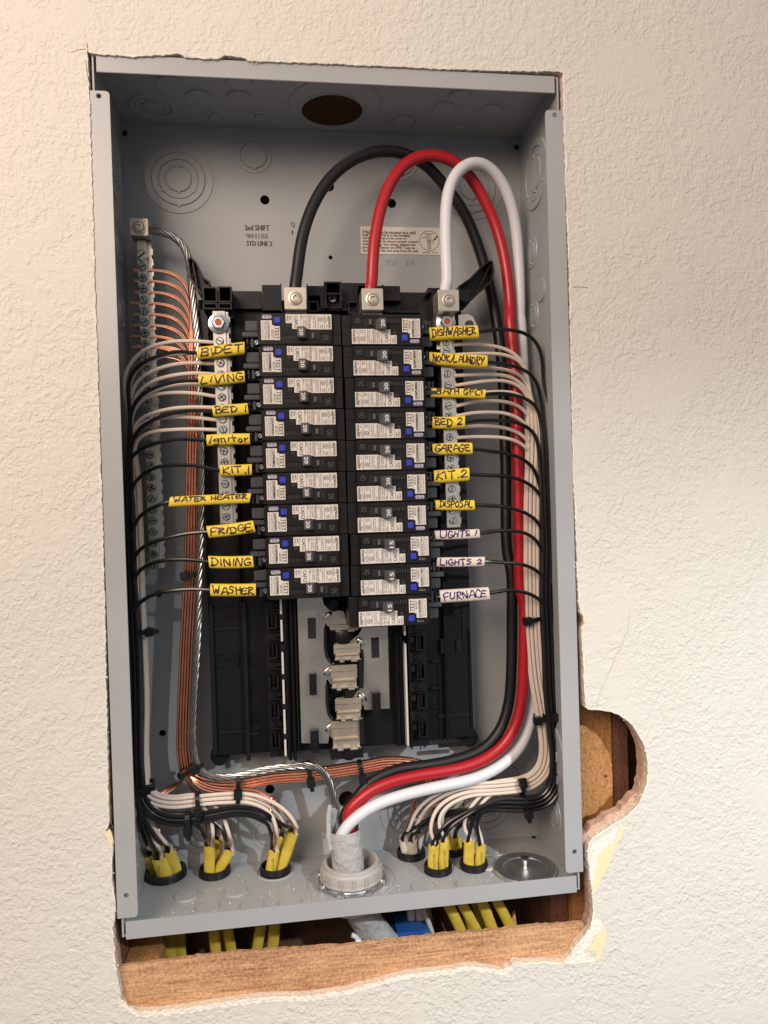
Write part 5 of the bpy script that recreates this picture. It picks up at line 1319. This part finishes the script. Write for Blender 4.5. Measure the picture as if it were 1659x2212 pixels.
feeder([Vector((.0894, .029, .157)), Vector((.0888, .029, .170))] + [at(2, *q) for q in ((780,1540,.029),(776,1400,.030),(771,1200,.032),(774,1050,.035),(797,920,.038),(850,825,.041),(925,778,.044),(1005,785,.048),(1080,845,.053),(1145,950,.058),(1183,1070,.063),(1205,1200,.067),(1220,1400,.070),(1226,1600,.070),(1228,1850,.069))] +
       [at(4, *q) for q in ((1205,200,.068),(1222,500,.067),(1235,900,.066),(1235,1400,.066),(1240,1900,.066))] +
       [at(6, *q) for q in ((975,150,.066),(990,450,.066),(1000,640,.066),(980,790,.064),(925,925,.060),(830,1018,.055),(700,1085,.050),(550,1120,.048),(400,1152,.047),(250,1195,.046),(130,1248,.045),(30,1330,.044))] + [at(7,1420,530,.044), at(7,1385,600,.044), Vector((CB[0]-.010, CB[1]-.002, -.305))], .0049, 'c_white', "thick white feeder cable hooking over from the right lug down the right side")

# ------------------------------------------------------------------ conduit fitting and cable under the box
HX, HY, HR = BUSH['H']
cf = empty("conduit_connector", (HX, HY, -BZ+T), "grey plastic conduit connector with ribbed nut in the middle of the box floor", "conduit connector")
CR = (HX, HY, -BZ+T)
mb = MB(); mb.lathe([(.0200, -.020), (.0203, .0165), (.0209, .0175), (.0236, .0175), (.0240, .0168), (.0240, .0152), (.0252, .0146), (.0258, .0134), (.0258, .0062), (.0268, .0055), (.0268, .0042), (.0225, .0042), (.0225, -.020)], CR, 'z', 56)
for k in range(16):
    a_ = 2*math.pi*k/16; q = Vector((HX + math.cos(a_)*.0258, HY + math.sin(a_)*.0258, 0)); t_ = Vector((-math.sin(a_), math.cos(a_), 0))*.0011; o_ = Vector((math.cos(a_), math.sin(a_), 0))*.0009
    p4 = [q - t_ - o_, q + t_ - o_, q + t_ + o_, q - t_ + o_]
    mb.add([(p.x, p.y, CR[2]+.0062) for p in p4] + [(p.x, p.y, CR[2]+.0130) for p in p4], [(0, 1, 2, 3), (4, 5, 6, 7), (0, 1, 5, 4), (1, 2, 6, 5), (2, 3, 7, 6), (3, 0, 4, 7)])
child(mb, "bushing_nut", 'pvc', cf, CR)
mb = MB(); mb.lathe([(.0230, .0003), (.0282, .0003), (.0285, .0010), (.0285, .0034), (.0280, .0040), (.0230, .0040)], CR, 'z', 48)
for k in range(8):
    a_ = 2*math.pi*(k+.5)/8; q = Vector((HX + math.cos(a_)*.0285, HY + math.sin(a_)*.0285, 0)); t_ = Vector((-math.sin(a_), math.cos(a_), 0))*.0030; o_ = Vector((math.cos(a_), math.sin(a_), 0))*.0016
    p4 = [q - t_ - o_, q + t_ - o_, q + t_ + o_, q - t_ + o_]
    mb.add([(p.x, p.y, CR[2]+.0006) for p in p4] + [(p.x, p.y, CR[2]+.0050) for p in p4], [(0, 1, 2, 3), (4, 5, 6, 7), (0, 1, 5, 4), (1, 2, 6, 5), (2, 3, 7, 6), (3, 0, 4, 7)])
child(mb, "lock_nut", 'zinc', cf, CR)
# torn outer jacket of the service cable: hollow in the box, whole below it
mb = MB(); n = 28; R_ = .0132; jx, jy = HX - .0035, HY + .000
P = [Vector((jx-.001, jy, -.2755)), Vector((jx-.0005, jy, -.290)), Vector((jx+.001, jy, -.310)), Vector((jx+.003, jy+.001, -.335)), Vector((HX+.008, HY+.004, -.36)), Vector((HX+.022, HY+.010, -.385)), Vector((HX+.055, HY+.018, -.43)), Vector((HX+.09, HY+.02, -.47))]
P = spline(P, .004); mb.tube(P, R_, n, 0, (1.0, .82), cap=False)
rnd = random.Random(2)
for k in range(n):
    v = list(mb.v[k]); front = mb.v[k][1] < jy
    a_ = k/n*2*math.pi
    v[2] += (-.014 if front else .004) + .003*math.sin(3*a_) + .0018*rnd.random(); mb.v[k] = tuple(v)
    w2 = list(mb.v[n+k]); 
    if front: w2[2] = min(w2[2], v[2] - .0015); mb.v[n+k] = tuple(w2)
o0 = [Vector(v) for v in mb.v[:n]]; c_ = Vector((jx, jy, -.29)); inn = [Vector((c_.x + (v.x-c_.x)*.9, c_.y + (v.y-c_.y)*.88, v.z-.0002)) for v in o0]; dp_ = [Vector((v.x, v.y, -.33)) for v in inn]
b0 = len(mb.v); mb.add(inn + dp_, [(k, (k+1) % n, n+(k+1) % n, n+k) for k in range(n)], 0, True)
mb.f += [[k, (k+1) % n, b0+(k+1) % n, b0+k] for k in range(n)]; mb.mi += [0]*n; mb.sm += [True]*n
tag(mb.build("service_cable_jacket", 'se', None, 0, (jx, jy, -.33), fix=False), "thick pale grey service cable jacket with torn end in the conduit nut", "cable jacket")
# thin torn strip of jacket standing up
mb = MB(); q = [Vector((jx-.0135, jy-.004, -.300)), Vector((jx-.0148, jy-.004, -.285)), Vector((jx-.0145, jy-.004, -.270)), Vector((jx-.0128, jy-.004, -.262))]
mb.tube(spline(q, .002), 1, 8, 0, (.0016, .0003))
tag(mb.build("jacket_sliver", 'se', None, 0, (jx, jy, -.300), fix=False), "thin torn sliver of pale jacket standing left of the white feeder cable", "jacket sliver"); mb = MB(); q = [Vector((jx+.0125, jy+.004, -.286)), Vector((jx+.0150, jy+.005, -.272)), Vector((jx+.0185, jy+.006, -.255))]
mb.tube(spline(q, .002), 1, 8, 0, (.0010, .0003))
tag(mb.build("jacket_sliver", 'se', None, 0, (jx, jy, -.286), fix=False), "thin torn sliver of pale jacket standing right of the white feeder cable", "jacket sliver")

# closure plate with screw
p = atz(17, 1185, 1090, -BZ+T+.004); pc = Vector((p.x - .0025, p.y + .001, -BZ+T))
cp = empty("closure_plate", pc, "round zinc closure plate with a screw at the right end of the box floor", "closure plate")
mb = MB(); mb.lathe([(0, .0030), (.0045, .0030), (.0062, .0018), (.0180, .0016), (.0188, .0024), (.0252, .0024), (.0262, .0030), (.0272, .0022), (.0272, .0006), (0, .0006)], pc, 'z', 56)
child(mb, "disc", 'cap', cp, pc)
mb = MB(); mb.lathe([(0, .0108), (.0018, .0112), (.0040, .0110), (.0042, .0100), (.0022, .0088), (.0020, .0030), (.0055, .0031), (.0058, .0044)][:6], pc, 'z', 24)
for a_ in (.4, 1.97): 
    dx, dy = math.cos(a_)*.0030, math.sin(a_)*.0030; nx, ny = -math.sin(a_)*.0006, math.cos(a_)*.0006
    mb.add([(pc.x+dx+nx, pc.y+dy+ny, pc.z+.01125), (pc.x-dx+nx, pc.y-dy+ny, pc.z+.01125), (pc.x-dx-nx, pc.y-dy-ny, pc.z+.01125), (pc.x+dx-nx, pc.y+dy-ny, pc.z+.01125)], [(0, 1, 2, 3)], 1)
child(mb, "screw", [RIV, 'slot'], cp, pc)
mb = MB(); mb.lathe([(.0105, .0006), (.0110, .0016), (.0150, .0016), (.0158, .0002)], (pc.x-.030, pc.y+.020, pc.z), 'z', 36)
child(mb, "plug", 'pvc', cp, pc)

# things below the box in the cavity
mb = MB(); a = at(8, 310, 1130, .060); b = at(8, 440, 1172, .060); mb.box(a.x-.012, b.x, .060, .095, -.44, a.z); mb.box(a.x-.006, b.x-.003, .056, .0599, -.43, a.z-.004)
a = at(7, 1500, 1130, .06)
mb.box(a.x, a.x+.012, .062, .090, -.44, a.z)
tag(mb.build("junction_box", 'blue_box', None, .002, (b.x-.01, .06, -.44)), "blue plastic box corner in the cavity beside the grey cable", "junction box")
mb = MB(); mb.tube(spline([at(8, 395, 980, .07), at(8, 420, 1050, .07), at(8, 455, 1160, .07), at(8, 480, 1260, .07)]), .0024, 10)
tag(mb.build("cavity_cable", 'romex_w', None, 0, at(8, 480, 1260, .07), fix=False), "thin white cable dropping behind the bottom board right of the grey cable", "cable")
mb = MB(); mb.tube(spline([at(7, 1470, 1140, .05), at(7, 1495, 1150, .05), at(7, 1510, 1175, .05), at(7, 1540, 1190, .052)]), .0022, 10); mb.tube(spline([at(7, 1490, 1175, .049), at(7, 1520, 1180, .049)]), .0030, 10)
tag(mb.build("wire_connector", 'c_white', None, 0, at(7, 1500, 1190, .05), fix=False), "small white plastic clip in the cavity left of the grey cable", "clip")
mb = MB(); q = at(8, 930, 1010, .05); q2 = at(8, 870, 1130, .05)
mb.add([(q.x, .05, q.z), (q2.x, .05, q2.z), (q.x+.002, .05, q2.z), (q.x+.001, .055, q.z), (q2.x, .056, q2.z), (q.x+.003, .056, q2.z)], [(0, 1, 2), (3, 5, 4), (0, 2, 5, 3), (0, 3, 4, 1), (1, 4, 5, 2)])
tag(mb.build("wood_splinter", 'wood_face', None, 0, q2), "pale wood splinter sticking up in the cavity behind the bottom board", "splinter")

# ------------------------------------------------------------------ cable ties
def tie(z, u, v, Y, ang, hw, hd, head, label, tail=.0):
    """band round a bundle; ang = bundle direction in the picture plane (degrees, 0 = right)"""
    c = at(z, u, v, Y); a = math.radians(ang); t = Vector((math.cos(a), 0, math.sin(a))); nrm = Vector((-math.sin(a), 0, math.cos(a))); y = Vector((0, 1, 0))
    mb = MB(); n = 28; vs = []
    for k in range(n):
        an = 2*math.pi*k/n; e = 1/((abs(math.cos(an))**3 + abs(math.sin(an))**3)**(1/3))
        for (o_, w_) in ((0, -.0019), (.0010, -.0019), (.0010, .0019), (0, .0019)):
            vs.append(c + nrm*((hw+o_)*math.cos(an)*e) + y*((hd+o_)*math.sin(an)*e) + t*w_)
    fs = [(k*4+j, k*4+(j+1) % 4, ((k+1) % n)*4+(j+1) % 4, ((k+1) % n)*4+j) for k in range(n) for j in range(4)]
    mb.add(vs, fs)
    hc = c + nrm*(head*hw) - y*(hd + .0028); hs = MB(); hs.box(-.0034, .0034, -.0026, .0026, -.0036, .0036); hs.box(-.0022, .0022, -.0034, -.0027, -.0024, .0024)
    hs.box(-.0018, .0018, -.0012, .0012, -.0037-.004, -.0037)
    Mx = Matrix((t, y, nrm)).transposed().to_4x4(); Mx.translation = hc; hs.xf(Mx); mb.add(hs.v, hs.f)
    tag(mb.build("cable_tie", 'tie', None, .0003, c), label, "cable tie", "black cable ties on the wire bundles")
tie(5, 575, 35, .062, 96, .0075, .0058, .75, "black cable tie near the top of the copper bundle, beside the WASHER sleeve")
tie(5, 238, 415, .056, 94, .0058, .0075, -1.3, "black cable tie on the left wires, halfway down the copper bundle")
tie(5, 542, 1345, .063, 118, .0085, .0062, -.9, "black cable tie where the copper bundle turns at lower left")
tie(5, 880, 1425, .060, -2, .0068, .0060, -1.0, "black cable tie on the copper bundle under the base's left foot")
tie(5, 1350, 1345, .062, 8, .0075, .0056, -1.0, "black cable tie joining aluminium cable and copper before they part")
tie(6, 100, 1035, .065, 8, .0064, .0058, -1.0, "black cable tie on the copper bundle left of the feeder cables")
tie(5, 240, 1448, .054, 100, .0090, .0090, -.5, "black cable tie at the lower left where the whites leave the blacks")
tie(5, 612, 1545, .055, 5, .0062, .0062, -.9, "black cable tie on the three white wires above the second bushing")
tie(5, 545, 1678, .050, 4, .0062, .0052, -.9, "black cable tie on the black wires left of the second bushing")
tie(6, 985, 258, .053, 93, .0070, .0068, 1.0, "black cable tie on the right white wires just below the FURNACE sleeve")
tie(6, 1040, 765, .053, 95, .0062, .0066, 1.2, "black cable tie on the right white wires level with the top of the cutout")
tie(6, 1090, 752, .047, 95, .0078, .0075, .2, "black cable tie on the right black wires level with the top of the cutout")
tie(6, 928, 1118, .053, 8, .0068, .0064, .7, "black cable tie on the white wires at lower right")
tie(6, 948, 1212, .047, 6, .0064, .0066, -1.0, "black cable tie on the black wires at lower right, under the white wires")

# ------------------------------------------------------------------ drywall crumbs on the box floor and the board
rnd = random.Random(77); mb = MB()
for k in range(420):
    if rnd.random() < .55: x = rnd.choice([-.150, -.120, -.070, -.02, .03, .09, .105]) + rnd.gauss(0, .018); y = abs(rnd.gauss(.018, .018)) + .002
    else: x = rnd.uniform(-.175, .175); y = rnd.uniform(.002, .094)
    if abs(x) > .177 or y > .096 or any((x-bx_)**2 + (y-by_)**2 < (br_*1.05)**2 for bx_, by_, br_ in BUSH.values()) or (x-pc.x)**2 + (y-pc.y)**2 < .028**2: continue
    r = rnd.choice([.00025, .0003, .0004, .0006]) * rnd.uniform(.7, 1.3); z = -BZ + T + .0001
    a0 = rnd.uniform(0, 6); P4 = [(x + r*math.cos(a0 + q*1.57 + rnd.uniform(-.4, .4)), y + r*math.sin(a0 + q*1.57 + rnd.uniform(-.4, .4))) for q in range(4)]
    mb.add([(p[0], p[1], z) for p in P4] + [(x + rnd.uniform(-.3, .3)*r, y, z + r*.9)], [(0, 1, 4), (1, 2, 4), (2, 3, 4), (3, 0, 4)])
tag(mb.build("plaster_crumbs", 'bare_plaster', None, 0, (0, .05, -BZ + T)), kind='stuff')
